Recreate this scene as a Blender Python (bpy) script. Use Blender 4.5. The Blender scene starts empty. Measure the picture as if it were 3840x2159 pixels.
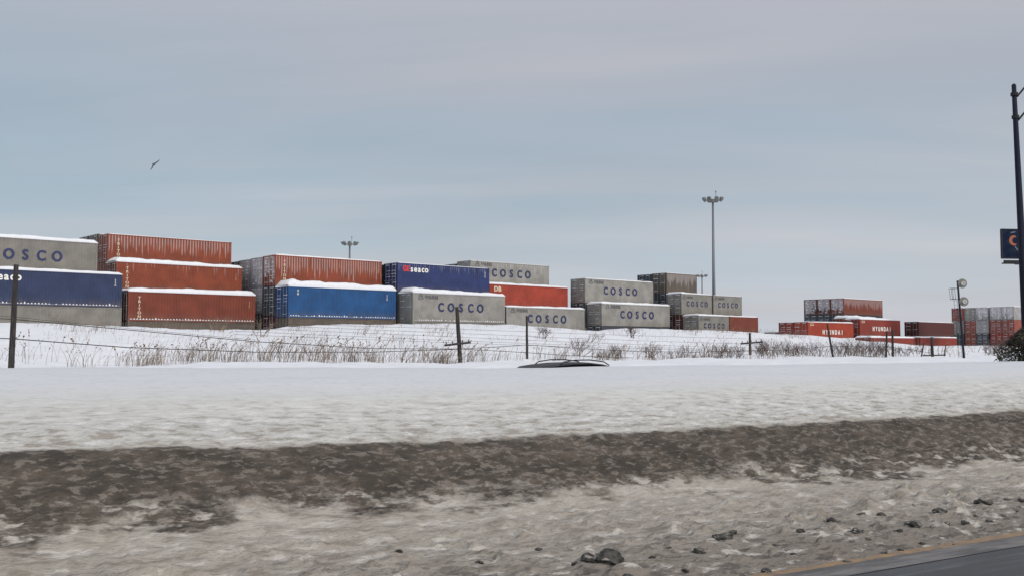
import bpy, math, random
import numpy as np
from mathutils import Vector, Matrix

random.seed(7)
R = math.radians
scene = bpy.context.scene
COL = scene.collection

# ------------------------------------------------------------------ camera, world, sun, exposure
CAMZ = 1.75
cam_d = bpy.data.cameras.new('camera')
cam_d.sensor_width = 36.0
cam_d.lens = 36.56
cam_d.clip_start = 0.1
cam_d.clip_end = 6000
cam = bpy.data.objects.new('camera', cam_d)
COL.objects.link(cam)
cam.location = (0, 0, CAMZ)
cam.rotation_euler = (R(90 + 3.27), 0, 0)
scene.camera = cam

scene.view_settings.view_transform = 'Standard'
scene.view_settings.look = 'None'
scene.view_settings.gamma = 1
scene.view_settings.exposure = 0.0

SUN_EL, SUN_AZ = R(32), R(138)          # azimuth clockwise from +Y (behind the camera, to its right)
world = bpy.data.worlds.new('World')
scene.world = world
world.use_nodes = True
wt = world.node_tree
wt.nodes.clear()


def N(tree, kind, **kw):
    n = tree.nodes.new(kind)
    for k, v in kw.items():
        setattr(n, k, v)
    return n


def build_world():
    L = wt.links.new
    out = N(wt, 'ShaderNodeOutputWorld')
    bg = N(wt, 'ShaderNodeBackground')
    sky = N(wt, 'ShaderNodeTexSky', sky_type='NISHITA')
    sky.sun_disc = False
    sky.sun_elevation = SUN_EL
    sky.sun_rotation = SUN_AZ
    sky.air_density = 1.2
    sky.dust_density = 3.0
    bg.inputs['Strength'].default_value = 0.1
    tc = N(wt, 'ShaderNodeTexCoord')
    sep = N(wt, 'ShaderNodeSeparateXYZ')
    L(tc.outputs['Generated'], sep.inputs[0])
    # cloud deck coordinates: direction / (height + k)
    add = N(wt, 'ShaderNodeMath', operation='ADD')
    L(sep.outputs[2], add.inputs[0]); add.inputs[1].default_value = 0.10
    mx = N(wt, 'ShaderNodeMath', operation='MAXIMUM'); L(add.outputs[0], mx.inputs[0]); mx.inputs[1].default_value = 0.06
    dx = N(wt, 'ShaderNodeMath', operation='DIVIDE'); L(sep.outputs[0], dx.inputs[0]); L(mx.outputs[0], dx.inputs[1])
    dy = N(wt, 'ShaderNodeMath', operation='DIVIDE'); L(sep.outputs[1], dy.inputs[0]); L(mx.outputs[0], dy.inputs[1])
    cmb = N(wt, 'ShaderNodeCombineXYZ'); L(dx.outputs[0], cmb.inputs[0]); L(dy.outputs[0], cmb.inputs[1])
    mp = N(wt, 'ShaderNodeMapping'); L(cmb.outputs[0], mp.inputs[0])
    mp.inputs['Rotation'].default_value = (0, 0, R(22))
    mp.inputs['Scale'].default_value = (0.30, 0.85, 1)
    mp.inputs['Location'].default_value = (1.3, 0.4, 0)
    n1 = N(wt, 'ShaderNodeTexNoise'); L(mp.outputs[0], n1.inputs[0])
    n1.inputs['Scale'].default_value = 1.1; n1.inputs['Detail'].default_value = 5; n1.inputs['Roughness'].default_value = 0.5
    n1.inputs['Distortion'].default_value = 0.5
    mp2 = N(wt, 'ShaderNodeMapping'); L(cmb.outputs[0], mp2.inputs[0])
    mp2.inputs['Rotation'].default_value = (0, 0, R(-14)); mp2.inputs['Scale'].default_value = (0.7, 1.3, 1)
    n2 = N(wt, 'ShaderNodeTexNoise'); L(mp2.outputs[0], n2.inputs[0])
    n2.inputs['Scale'].default_value = 0.55; n2.inputs['Detail'].default_value = 3
    # base colour of the cloud sheet by elevation
    ramp = N(wt, 'ShaderNodeValToRGB')
    L(sep.outputs[2], ramp.inputs[0])
    cr = ramp.color_ramp
    pts = [(0.0, (.520, .560, .615)), (0.06, (.475, .530, .590)), (0.12, (.395, .488, .565)), (0.20, (.355, .448, .540)),
           (0.28, (.365, .425, .505)), (0.40, (.44, .455, .51)), (0.60, (.55, .57, .62)), (1.0, (.70, .71, .75))]
    cr.elements[0].position = 0; cr.elements[0].color = (*pts[0][1], 1)
    cr.elements[1].position = 1; cr.elements[1].color = (*pts[-1][1], 1)
    for p, c in pts[1:-1]:
        e = cr.elements.new(p); e.color = (*c, 1)
    # greyer pinkish veils where the cloud is thicker
    veil = N(wt, 'ShaderNodeMapRange'); L(n1.outputs[0], veil.inputs[0])
    veil.inputs['From Min'].default_value = 0.28; veil.inputs['From Max'].default_value = 0.80
    veil.interpolation_type = 'SMOOTHSTEP'
    # thicker to the east (right)
    side = N(wt, 'ShaderNodeMath', operation='MULTIPLY_ADD'); L(sep.outputs[0], side.inputs[0])
    side.inputs[1].default_value = 0.75; side.inputs[2].default_value = -0.05
    sm = N(wt, 'ShaderNodeMath', operation='ADD', use_clamp=True); L(veil.outputs[0], sm.inputs[0]); L(side.outputs[0], sm.inputs[1])
    hi_ = N(wt, 'ShaderNodeMapRange'); L(sep.outputs[2], hi_.inputs[0]); hi_.interpolation_type = 'SMOOTHSTEP'
    hi_.inputs['From Min'].default_value = .20; hi_.inputs['From Max'].default_value = .36; hi_.inputs['To Max'].default_value = .55
    sm0 = sm; sm = N(wt, 'ShaderNodeMath', operation='ADD', use_clamp=True); L(sm0.outputs[0], sm.inputs[0]); L(hi_.outputs[0], sm.inputs[1])
    sm2 = N(wt, 'ShaderNodeMath', operation='MULTIPLY'); L(sm.outputs[0], sm2.inputs[0]); sm2.inputs[1].default_value = 0.85
    mixv = N(wt, 'ShaderNodeMix', data_type='RGBA'); L(sm2.outputs[0], mixv.inputs['Factor'])
    L(ramp.outputs[0], mixv.inputs['A']); mixv.inputs['B'].default_value = (.535, .530, .570, 1)
    up = N(wt, 'ShaderNodeMapRange'); L(sep.outputs[2], up.inputs[0]); up.inputs['From Min'].default_value = .45; up.inputs['From Max'].default_value = .6
    mixu = N(wt, 'ShaderNodeMix', data_type='RGBA'); L(up.outputs[0], mixu.inputs['Factor'])
    L(mixv.outputs['Result'], mixu.inputs['A']); L(ramp.outputs[0], mixu.inputs['B'])
    br = N(wt, 'ShaderNodeMapRange'); L(n2.outputs[0], br.inputs[0])
    br.inputs['From Min'].default_value = 0.3; br.inputs['From Max'].default_value = 0.7
    br.inputs['To Min'].default_value = 9.4; br.inputs['To Max'].default_value = 10.6
    hz = N(wt, 'ShaderNodeMapRange'); L(sep.outputs[2], hz.inputs[0]); hz.interpolation_type = 'SMOOTHSTEP'
    hz.inputs['From Min'].default_value = .05; hz.inputs['From Max'].default_value = .17; hz.inputs['To Min'].default_value = 1.10; hz.inputs['To Max'].default_value = 1.02
    bh = N(wt, 'ShaderNodeMath', operation='MULTIPLY'); L(br.outputs[0], bh.inputs[0]); L(hz.outputs[0], bh.inputs[1])
    sc = N(wt, 'ShaderNodeVectorMath', operation='SCALE'); L(mixu.outputs['Result'], sc.inputs[0]); L(bh.outputs[0], sc.inputs['Scale'])
    mixs = N(wt, 'ShaderNodeMix', data_type='RGBA'); mixs.inputs['Factor'].default_value = 0.93
    L(sky.outputs[0], mixs.inputs['A']); L(sc.outputs[0], mixs.inputs['B'])
    L(mixs.outputs['Result'], bg.inputs['Color'])
    L(bg.outputs[0], out.inputs[0])


build_world()
sun_d = bpy.data.lights.new('sun', 'SUN')
sun_d.energy = 1.9
sun_d.angle = R(10)
sun_d.color = (1.0, 0.95, 0.88)
sun = bpy.data.objects.new('sun', sun_d)
COL.objects.link(sun)
sd = Vector((math.sin(SUN_AZ) * math.cos(SUN_EL), math.cos(SUN_AZ) * math.cos(SUN_EL), math.sin(SUN_EL)))
sun.rotation_euler = sd.to_track_quat('Z', 'Y').to_euler()
sun.location = (20, -20, 40)

# ------------------------------------------------------------------ frames
YA = R(41.4)                                 # yard: containers' long axis
LD = Vector((math.cos(YA), math.sin(YA), 0)) # along the containers
ED = Vector((-math.sin(YA), math.cos(YA), 0))# away from the road
RA = R(32.0)                                 # road direction, angle from +X
SD = Vector((math.cos(RA), math.sin(RA), 0))
TD = Vector((-math.sin(RA), math.cos(RA), 0))


def yard(l, e, z=0.0):
    v = LD * l + ED * e
    return Vector((v.x, v.y, z))


def road(s, t, z=0.0):
    v = SD * s + TD * t
    return Vector((v.x, v.y, z))


# ------------------------------------------------------------------ numpy noise
_rng = np.random.RandomState(3)
_P = _rng.permutation(512)
_P = np.concatenate([_P, _P])
_G = _rng.rand(512) * 2 * np.pi


def gnoise(x, y):
    x = np.asarray(x, float); y = np.asarray(y, float)
    xi = np.floor(x).astype(int); yi = np.floor(y).astype(int)
    fx = x - xi; fy = y - yi
    u = fx * fx * fx * (fx * (fx * 6 - 15) + 10); v = fy * fy * fy * (fy * (fy * 6 - 15) + 10)

    def g(ix, iy, dx, dy):
        a = _G[_P[(_P[ix & 511] + iy) & 511] & 511]
        return np.cos(a) * dx + np.sin(a) * dy
    n00 = g(xi, yi, fx, fy); n10 = g(xi + 1, yi, fx - 1, fy)
    n01 = g(xi, yi + 1, fx, fy - 1); n11 = g(xi + 1, yi + 1, fx - 1, fy - 1)
    return (n00 * (1 - u) + n10 * u) * (1 - v) + (n01 * (1 - u) + n11 * u) * v


def fbm(x, y, o=4):
    r = 0; a = 1.0
    for i in range(o):
        r = r + a * gnoise(x * 2 ** i + 17.3 * i, y * 2 ** i + 9.1 * i); a *= 0.5
    return r


def smooth(x, a, b):
    t = np.clip((np.asarray(x, float) - a) / (b - a), 0, 1)
    return t * t * (3 - 2 * t)


CREST = np.array([(-200, 3.4), (10, 3.5), (20.6, 3.40), (28.9, 3.12), (34.9, 3.02), (39.7, 3.15), (42.8, 3.45), (45.9, 3.65), (52.7, 3.8), (61.7, 3.83),
                  (65.6, 3.74), (73.0, 3.42), (77.0, 3.38), (79.6, 3.64), (83.2, 3.75), (90.8, 3.73), (97.4, 3.5), (107.7, 3.30), (112, 3.05),
                  (118.1, 2.70), (123.0, 2.42), (128.0, 2.0), (136.6, 1.9), (153.0, 2.0), (163.9, 2.0), (177.2, 2.0), (260, 2.0), (900, 2.0)])
PLAT = np.array([(-200, 2.3), (33, 2.3), (36, 1.5), (47, 1.5), (50, 1.65), (61, 1.43), (72, 1.43), (75, 1.0), (87, 1.1), (89, 1.7), (99, 1.7),
                 (101, .49), (114, .49), (125, .4), (132, .24), (144, .58), (150, .74), (190, 1.0), (206, 2.0), (900, 2.0)])


def H(x, y):
    x = np.asarray(x, float); y = np.asarray(y, float)
    l = x * LD.x + y * LD.y; e = x * ED.x + y * ED.y; t = x * TD.x + y * TD.y
    far = smooth(t, 27.5, 36)
    low = -0.12 + far * 1.02
    cr = np.interp(l, CREST[:, 0], CREST[:, 1]); pl = np.interp(l, PLAT[:, 0], PLAT[:, 1])
    k = np.clip((e - 46) / (74.5 - 46), 0, 1)
    k = k ** 1.15 * (2 - k ** 1.15) * 0.35 + (k * k * (3 - 2 * k)) * 0.65
    z = low * (1 - k) + cr * k
    b = smooth(e, 75.0, 79.0)
    # right-hand containers stand closer to the crest
    z = z * (1 - b) + pl * b
    n = fbm(x * 0.13, y * 0.13, 4) * 0.28 * far * (1 - b) * (1 - 0.5 * k) + fbm(x * .9, y * .9, 3) * .07 * far + np.abs(fbm(x * .35 + 7, y * .5, 3)) * .12 * far * (1 - b)
    return z + n


def h(x, y):
    return float(H(np.array([x]), np.array([y]))[0])


# ------------------------------------------------------------------ materials
def mat(name, col, rough=0.6, metal=0.0, spec=None):
    m = bpy.data.materials.new(name); m.use_nodes = True
    b = m.node_tree.nodes['Principled BSDF']
    b.inputs['Base Color'].default_value = (*col, 1)
    b.inputs['Roughness'].default_value = rough
    b.inputs['Metallic'].default_value = metal
    if spec is not None:
        b.inputs['Specular IOR Level'].default_value = spec
    return m


class NT:
    """short node helper"""
    def __init__(s, m):
        s.t = m.node_tree; s.b = s.t.nodes['Principled BSDF']

    def n(s, k, **kw): return N(s.t, k, **kw)

    def l(s, a, b): s.t.links.new(a, b)

    def math(s, op, a, b=None, clamp=False):
        n = s.n('ShaderNodeMath', operation=op, use_clamp=clamp)
        for i, v in enumerate((a, b)):
            if v is None: continue
            if isinstance(v, (int, float)): n.inputs[i].default_value = v
            else: s.l(v, n.inputs[i])
        return n.outputs[0]

    def rng(s, v, a, b, c=0.0, d=1.0, sm=True):
        n = s.n('ShaderNodeMapRange'); s.l(v, n.inputs[0])
        if sm: n.interpolation_type = 'SMOOTHSTEP'
        for k, x in zip(('From Min', 'From Max', 'To Min', 'To Max'), (a, b, c, d)): n.inputs[k].default_value = x
        return n.outputs[0]

    def noise(s, vec, scale, detail=4, rough=.55, dist=0.0):
        n = s.n('ShaderNodeTexNoise'); s.l(vec, n.inputs[0])
        n.inputs['Scale'].default_value = scale; n.inputs['Detail'].default_value = detail
        n.inputs['Roughness'].default_value = rough; n.inputs['Distortion'].default_value = dist
        return n.outputs[0]

    def mapping(s, vec, scale=(1, 1, 1), rot=(0, 0, 0), loc=(0, 0, 0)):
        n = s.n('ShaderNodeMapping'); s.l(vec, n.inputs[0])
        n.inputs['Scale'].default_value = scale; n.inputs['Rotation'].default_value = rot; n.inputs['Location'].default_value = loc
        return n.outputs[0]

    def mix(s, f, a, b):
        n = s.n('ShaderNodeMix', data_type='RGBA')
        if isinstance(f, (int, float)): n.inputs['Factor'].default_value = f
        else: s.l(f, n.inputs['Factor'])
        for k, v in (('A', a), ('B', b)):
            if isinstance(v, tuple): n.inputs[k].default_value = (*v[:3], 1)
            else: s.l(v, n.inputs[k])
        return n.outputs['Result']

    def bump(s, hgt, strength, dist):
        n = s.n('ShaderNodeBump'); s.l(hgt, n.inputs['Height']); n.inputs['Strength'].default_value = strength; n.inputs['Distance'].default_value = dist
        s.l(n.outputs[0], s.b.inputs['Normal'])


def snow_material(name, base=(.80, .82, .86), bump=.25, scale=3.0, dirt=0.0):
    m = mat(name, base, .75, spec=.25); T = NT(m)
    g = T.n('ShaderNodeNewGeometry').outputs['Position']
    n = T.noise(g, scale, 6, .6)
    c = T.mix(T.rng(n, .3, .75), tuple(x * .93 for x in base), base)
    if dirt:
        n2 = T.noise(g, 1.7, 5, .65)
        c = T.mix(T.rng(n2, .58, .72, 0, dirt), c, (.34, .29, .23))
    T.l(c, T.b.inputs['Base Color'])
    T.bump(n, bump, .12)
    return m


M_snow = snow_material('snow_cap_white', bump=.35, scale=2.2)
M_field = snow_material('snow_field', (.80, .82, .87), .3, .9, dirt=.25)


def container_mat(name, col, frost=0.0, rust=.25, level=1.3, whole=0.0):
    """painted corrugated steel: weathering, and rime caught in the corrugation"""
    m = mat(name, col, .55, spec=.35); T = NT(m)
    tc = T.n('ShaderNodeTexCoord').outputs['Object']
    sep = T.n('ShaderNodeSeparateXYZ'); T.l(tc, sep.inputs[0])
    oi = T.n('ShaderNodeObjectInfo').outputs['Random']
    off = T.n('ShaderNodeCombineXYZ'); T.l(T.math('MULTIPLY', oi, 37.0), off.inputs[0]); T.l(T.math('MULTIPLY', oi, 11.0), off.inputs[2])
    vec = T.n('ShaderNodeVectorMath', operation='ADD'); T.l(tc, vec.inputs[0]); T.l(off.outputs[0], vec.inputs[1]); v = vec.outputs[0]
    big = T.noise(v, .7, 4, .6)
    c = T.mix(T.rng(big, .35, .7), tuple(x * .80 for x in col), tuple(min(1, x * 1.12) for x in col))
    run = T.noise(T.mapping(v, (9, 1, .35)), 1.0, 4, .65)
    c = T.mix(T.rng(run, .55, .78, 0, rust), c, (.13, .085, .06))
    # dirt towards the lower rail
    low = T.math('MULTIPLY', T.rng(sep.outputs[2], .9, .05, 0, .5), T.rng(run, .35, .65))
    c = T.mix(low, c, (.15, .12, .095))
    if frost > 0:
        fr = T.math('FRACT', T.math('DIVIDE', sep.outputs[0], .278))
        slot = T.math('MULTIPLY', T.rng(fr, .28, .42), T.rng(fr, .92, .75))
        st = T.noise(T.mapping(v, (3.4, 1, .22)), 1.0, 3, .6)
        thr = T.math('ADD', st, T.rng(sep.outputs[2], level - .9, level + 1.2, -.22, .2, sm=False))
        f = T.math('MULTIPLY', T.rng(thr, .50, .62, 0, frost), T.math('MAXIMUM', slot, whole))
        c = T.mix(f, c, (.66, .62, .62))
    T.l(c, T.b.inputs['Base Color'])
    T.l(T.rng(big, .3, .7, .45, .7), T.b.inputs['Roughness'])
    return m


PAL = {
    'grey': (.225, .212, .190), 'grey2': (.290, .280, .258), 'greylight': (.36, .37, .40), 'brown': (.12, .098, .080), 'rust': (.235, .055, .026), 'rust2': (.185, .044, .026),
    'orange': (.34, .052, .030), 'blue': (.016, .080, .22), 'navy': (.030, .045, .105), 'navy2': (.024, .040, .13), 'maroon': (.085, .022, .020),
    'green': (.03, .055, .045), 'red': (.25, .040, .026), 'pale': (.34, .33, .33), 'slate': (.055, .066, .080), 'hred': (.34, .050, .024), 'fadedred': (.27, .075, .055),
}
CM = {}


def cmat(c, frost=0):
    k = (c, frost)
    if k not in CM:
        p = {0: (0, .25, 1.3, 0), 1: (.34, .25, 1.7, 0), 2: (.32, .22, .95, 0), 3: (.26, .25, 1.0, .7), 4: (.18, .2, 2.1, 0), 5: (.7, .2, .2, .9)}[frost]
        CM[k] = container_mat(f'{c}_steel_{frost}', PAL[c], *p)
    return CM[k]


M_dark = mat('dark_steel', (.030, .031, .035), .8, spec=.2)
M_rod = mat('galvanised_rod', (.30, .31, .32), .5, .3)
M_navytxt = mat('navy_lettering', (.018, .026, .095), .6)
M_white = mat('white_lettering', (.80, .78, .74), .6)
M_cream = mat('cream_lettering', (.62, .52, .38), .6)
M_redtxt = mat('red_lettering', (.55, .04, .05), .6)
M_greytxt = mat('grey_lettering', (.12, .12, .13), .6)
M_wood = mat('weathered_wood', (.03, .026, .025), .85)
T = NT(M_wood); g = T.n('ShaderNodeTexCoord').outputs['Object']
nn = T.noise(T.mapping(g, (14, 14, 1.2)), 1.5, 5, .65)
T.l(T.mix(T.rng(nn, .4, .7), (.018, .015, .016), (.06, .05, .045)), T.b.inputs['Base Color']); T.bump(nn, .5, .02)
M_lamp_steel = mat('painted_lamp_steel', (.016, .018, .034), .7, spec=.2)
M_galv = mat('galvanised_mast', (.17, .18, .20), .55, .3)
M_lampgrey = mat('grey_lamp_housing', (.15, .155, .15), .6)
M_wire = mat('black_wire', (.03, .03, .03), .6)
M_weed = mat('dry_weed', (.22, .165, .12), .9)
T = NT(M_weed); oi = T.n('ShaderNodeNewGeometry').outputs['Random Per Island']
T.l(T.mix(oi, (.075, .052, .040), (.36, .27, .185)), T.b.inputs['Base Color'])
M_twig = mat('bare_twig', (.075, .055, .048), .9)
T = NT(M_twig); oi = T.n('ShaderNodeNewGeometry').outputs['Random Per Island']
T.l(T.mix(oi, (.045, .033, .03), (.17, .115, .10)), T.b.inputs['Base Color'])


# ------------------------------------------------------------------ mesh helpers
class MB:
    def __init__(s): s.v = []; s.f = []

    def face(s, pts):
        n = len(s.v); s.v += [tuple(p) for p in pts]; s.f.append(tuple(range(n, n + len(pts))))

    def box(s, x0, x1, y0, y1, z0, z1):
        n = len(s.v)
        s.v += [(x, y, z) for z in (z0, z1) for y in (y0, y1) for x in (x0, x1)]
        s.f += [tuple(n + i for i in q) for q in ((0, 2, 3, 1), (4, 5, 7, 6), (0, 1, 5, 4), (2, 6, 7, 3), (0, 4, 6, 2), (1, 3, 7, 5))]

    def tube(s, pts, rad, seg=8, cap=True):
        """pts: centreline, rad: number or list"""
        pts = [Vector(p) for p in pts]; n0 = len(s.v)
        if not isinstance(rad, (list, tuple)): rad = [rad] * len(pts)
        prev = None
        for i, p in enumerate(pts):
            d = (pts[min(i + 1, len(pts) - 1)] - pts[max(i - 1, 0)])
            if d.length < 1e-9: d = Vector((0, 0, 1))
            d.normalize()
            if prev is None:
                a = d.orthogonal().normalized()
            else:
                a = (prev - d * prev.dot(d))
                a = a.normalized() if a.length > 1e-6 else d.orthogonal().normalized()
            prev = a; b = d.cross(a)
            for k in range(seg):
                an = 2 * math.pi * k / seg
                s.v.append(tuple(p + (a * math.cos(an) + b * math.sin(an)) * rad[i]))
        for i in range(len(pts) - 1):
            for k in range(seg):
                k2 = (k + 1) % seg
                s.f.append((n0 + i * seg + k, n0 + i * seg + k2, n0 + (i + 1) * seg + k2, n0 + (i + 1) * seg + k))
        if cap and seg > 2:
            s.f.append(tuple(n0 + k for k in reversed(range(seg))))
            s.f.append(tuple(n0 + (len(pts) - 1) * seg + k for k in range(seg)))

    def grid(s, P, closed=False):
        """P[i][j] points"""
        n0 = len(s.v); a = len(P); b = len(P[0])
        for r in P: s.v += [tuple(p) for p in r]
        for i in range(a - 1):
            for j in range(b - 1 if not closed else b):
                j2 = (j + 1) % b
                s.f.append((n0 + i * b + j, n0 + i * b + j2, n0 + (i + 1) * b + j2, n0 + (i + 1) * b + j))

    def mesh(s, name, smooth=False):
        me = bpy.data.meshes.new(name)
        me.from_pydata(s.v, [], s.f); me.validate(); me.update()
        if smooth:
            me.polygons.foreach_set('use_smooth', [True] * len(me.polygons))
        return me


def obj(name, me, m=None, parent=None, smooth=False):
    if isinstance(me, MB): me = me.mesh(name, smooth)
    o = bpy.data.objects.new(name, me)
    COL.objects.link(o)
    if m is not None:
        if not me.materials: me.materials.append(m)
        if me.materials[0] != m:
            o.material_slots[0].link = 'OBJECT'; o.material_slots[0].material = m
    if parent is not None: o.parent = parent
    return o


def tag(o, label=None, cat=None, group=None, kind=None):
    if label: o['label'] = label
    if cat: o['category'] = cat
    if group: o['group'] = group
    if kind: o['kind'] = kind
    return o


def thing(name, label, cat, loc=(0, 0, 0), rz=0, group=None):
    o = bpy.data.objects.new(name, None); COL.objects.link(o)
    o.empty_display_size = .3
    o.location = loc; o.rotation_euler = (0, 0, rz)
    return tag(o, label, cat, group)


def npgrid(name, X, Y, Z, m, closed=False):
    a, b = X.shape
    me = bpy.data.meshes.new(name)
    me.vertices.add(a * b)
    me.vertices.foreach_set('co', np.stack([X, Y, Z], -1).astype(np.float32).ravel())
    jj = b if closed else b - 1
    i, j = np.meshgrid(np.arange(a - 1), np.arange(jj), indexing='ij')
    j2 = (j + 1) % b
    F = np.stack([i * b + j, i * b + j2, (i + 1) * b + j2, (i + 1) * b + j], -1).reshape(-1, 4)
    me.loops.add(F.size); me.polygons.add(len(F))
    me.loops.foreach_set('vertex_index', F.astype(np.int32).ravel())
    me.polygons.foreach_set('loop_start', np.arange(0, F.size, 4, dtype=np.int32))
    me.polygons.foreach_set('loop_total', np.full(len(F), 4, dtype=np.int32))
    me.polygons.foreach_set('use_smooth', np.ones(len(F), dtype=bool))
    me.update(calc_edges=True); me.validate()
    me.materials.append(m)
    o = bpy.data.objects.new(name, me); COL.objects.link(o)
    return o


# ------------------------------------------------------------------ SETTING: snow field, roads, snow bank
def build_ground():
    na = 1100
    rad = np.concatenate([np.linspace(2, 20, 24), np.geomspace(20.6, 210, 300), np.geomspace(216, 4200, 60)])
    ang = np.linspace(0, 2 * np.pi, na, endpoint=False)
    Rr, A = np.meshgrid(rad, ang, indexing='ij')
    X = Rr * np.sin(A); Y = Rr * np.cos(A)
    Z = H(X, Y)
    t = X * TD.x + Y * TD.y
    Z = np.where(t < 18, -0.06, Z)
    o = npgrid('snow_field', X, Y, Z, M_field, closed=True)
    # normals up
    tag(o, kind='structure')


build_ground()

M_asph = mat('wet_asphalt', (.050, .052, .055), .42, spec=.4)
T = NT(M_asph); g = T.n('ShaderNodeNewGeometry').outputs['Position']
gm = T.mapping(g, (.35, 2.2, 1), (0, 0, 0))
rotn = T.mapping(T.mapping(g, (1, 1, 1), (0, 0, -RA)), (.3, 1.6, 1))
n1 = T.noise(rotn, 1.6, 6, .6); n2 = T.noise(g, 60, 3, .6)
c = T.mix(T.rng(n1, .35, .7), (.018, .022, .026), (.045, .049, .052))
c = T.mix(T.rng(n2, .45, .7, 0, .35), c, (.13, .13, .13))
n3 = T.noise(T.mapping(T.mapping(g, (1, 1, 1), (0, 0, -RA)), (.12, 2.6, 1)), 2.3, 5, .7)
c = T.mix(T.rng(n3, .52, .66, 0, .55), c, (.115, .112, .110))
T.l(c, T.b.inputs['Base Color']); T.l(T.rng(n1, .3, .7, .35, .65), T.b.inputs['Roughness']); T.bump(n2, .3, .006)


def strip(name, t0, t1, z, m, s0=-150, s1=1500, n=60):
    S = np.concatenate([np.linspace(s0, 60, n), np.linspace(80, s1, 30)]); Tt = np.linspace(t0, t1, 6)
    S, Tt = np.meshgrid(S, Tt, indexing='ij')
    X = S * SD.x + Tt * TD.x; Y = S * SD.y + Tt * TD.y
    o = npgrid(name, X, Y, np.full_like(X, z), m)
    return tag(o, kind='structure')


strip('road', -14, 6.05, 0.0, M_asph)
strip('far_road', 18.9, 27.4, -0.055, M_asph)
M_yel = mat('worn_yellow_paint', (.30, .195, .10), .7)
T = NT(M_yel); g = T.n('ShaderNodeNewGeometry').outputs['Position']
nn = T.noise(g, 9, 5, .65)
T.l(T.mix(T.rng(nn, .38, .62, 0, .85), (.30, .195, .10), (.17, .13, .10)), T.b.inputs['Base Color'])
strip('lane_marking', 5.80, 5.92, 0.005, M_yel)
M_slushedge = mat('grey_salt_film', (.13, .13, .135), .8)
T = NT(M_slushedge); g = T.n('ShaderNodeNewGeometry').outputs['Position']
nn = T.noise(T.mapping(T.mapping(g, (1, 1, 1), (0, 0, -RA)), (.5, 2, 1)), 3, 5, .65)
T.l(T.mix(T.rng(nn, .35, .7), (.085, .085, .088), (.20, .19, .185)), T.b.inputs['Base Color'])
strip('road_shoulder', 5.50, 5.80, 0.004, M_slushedge)


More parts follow.
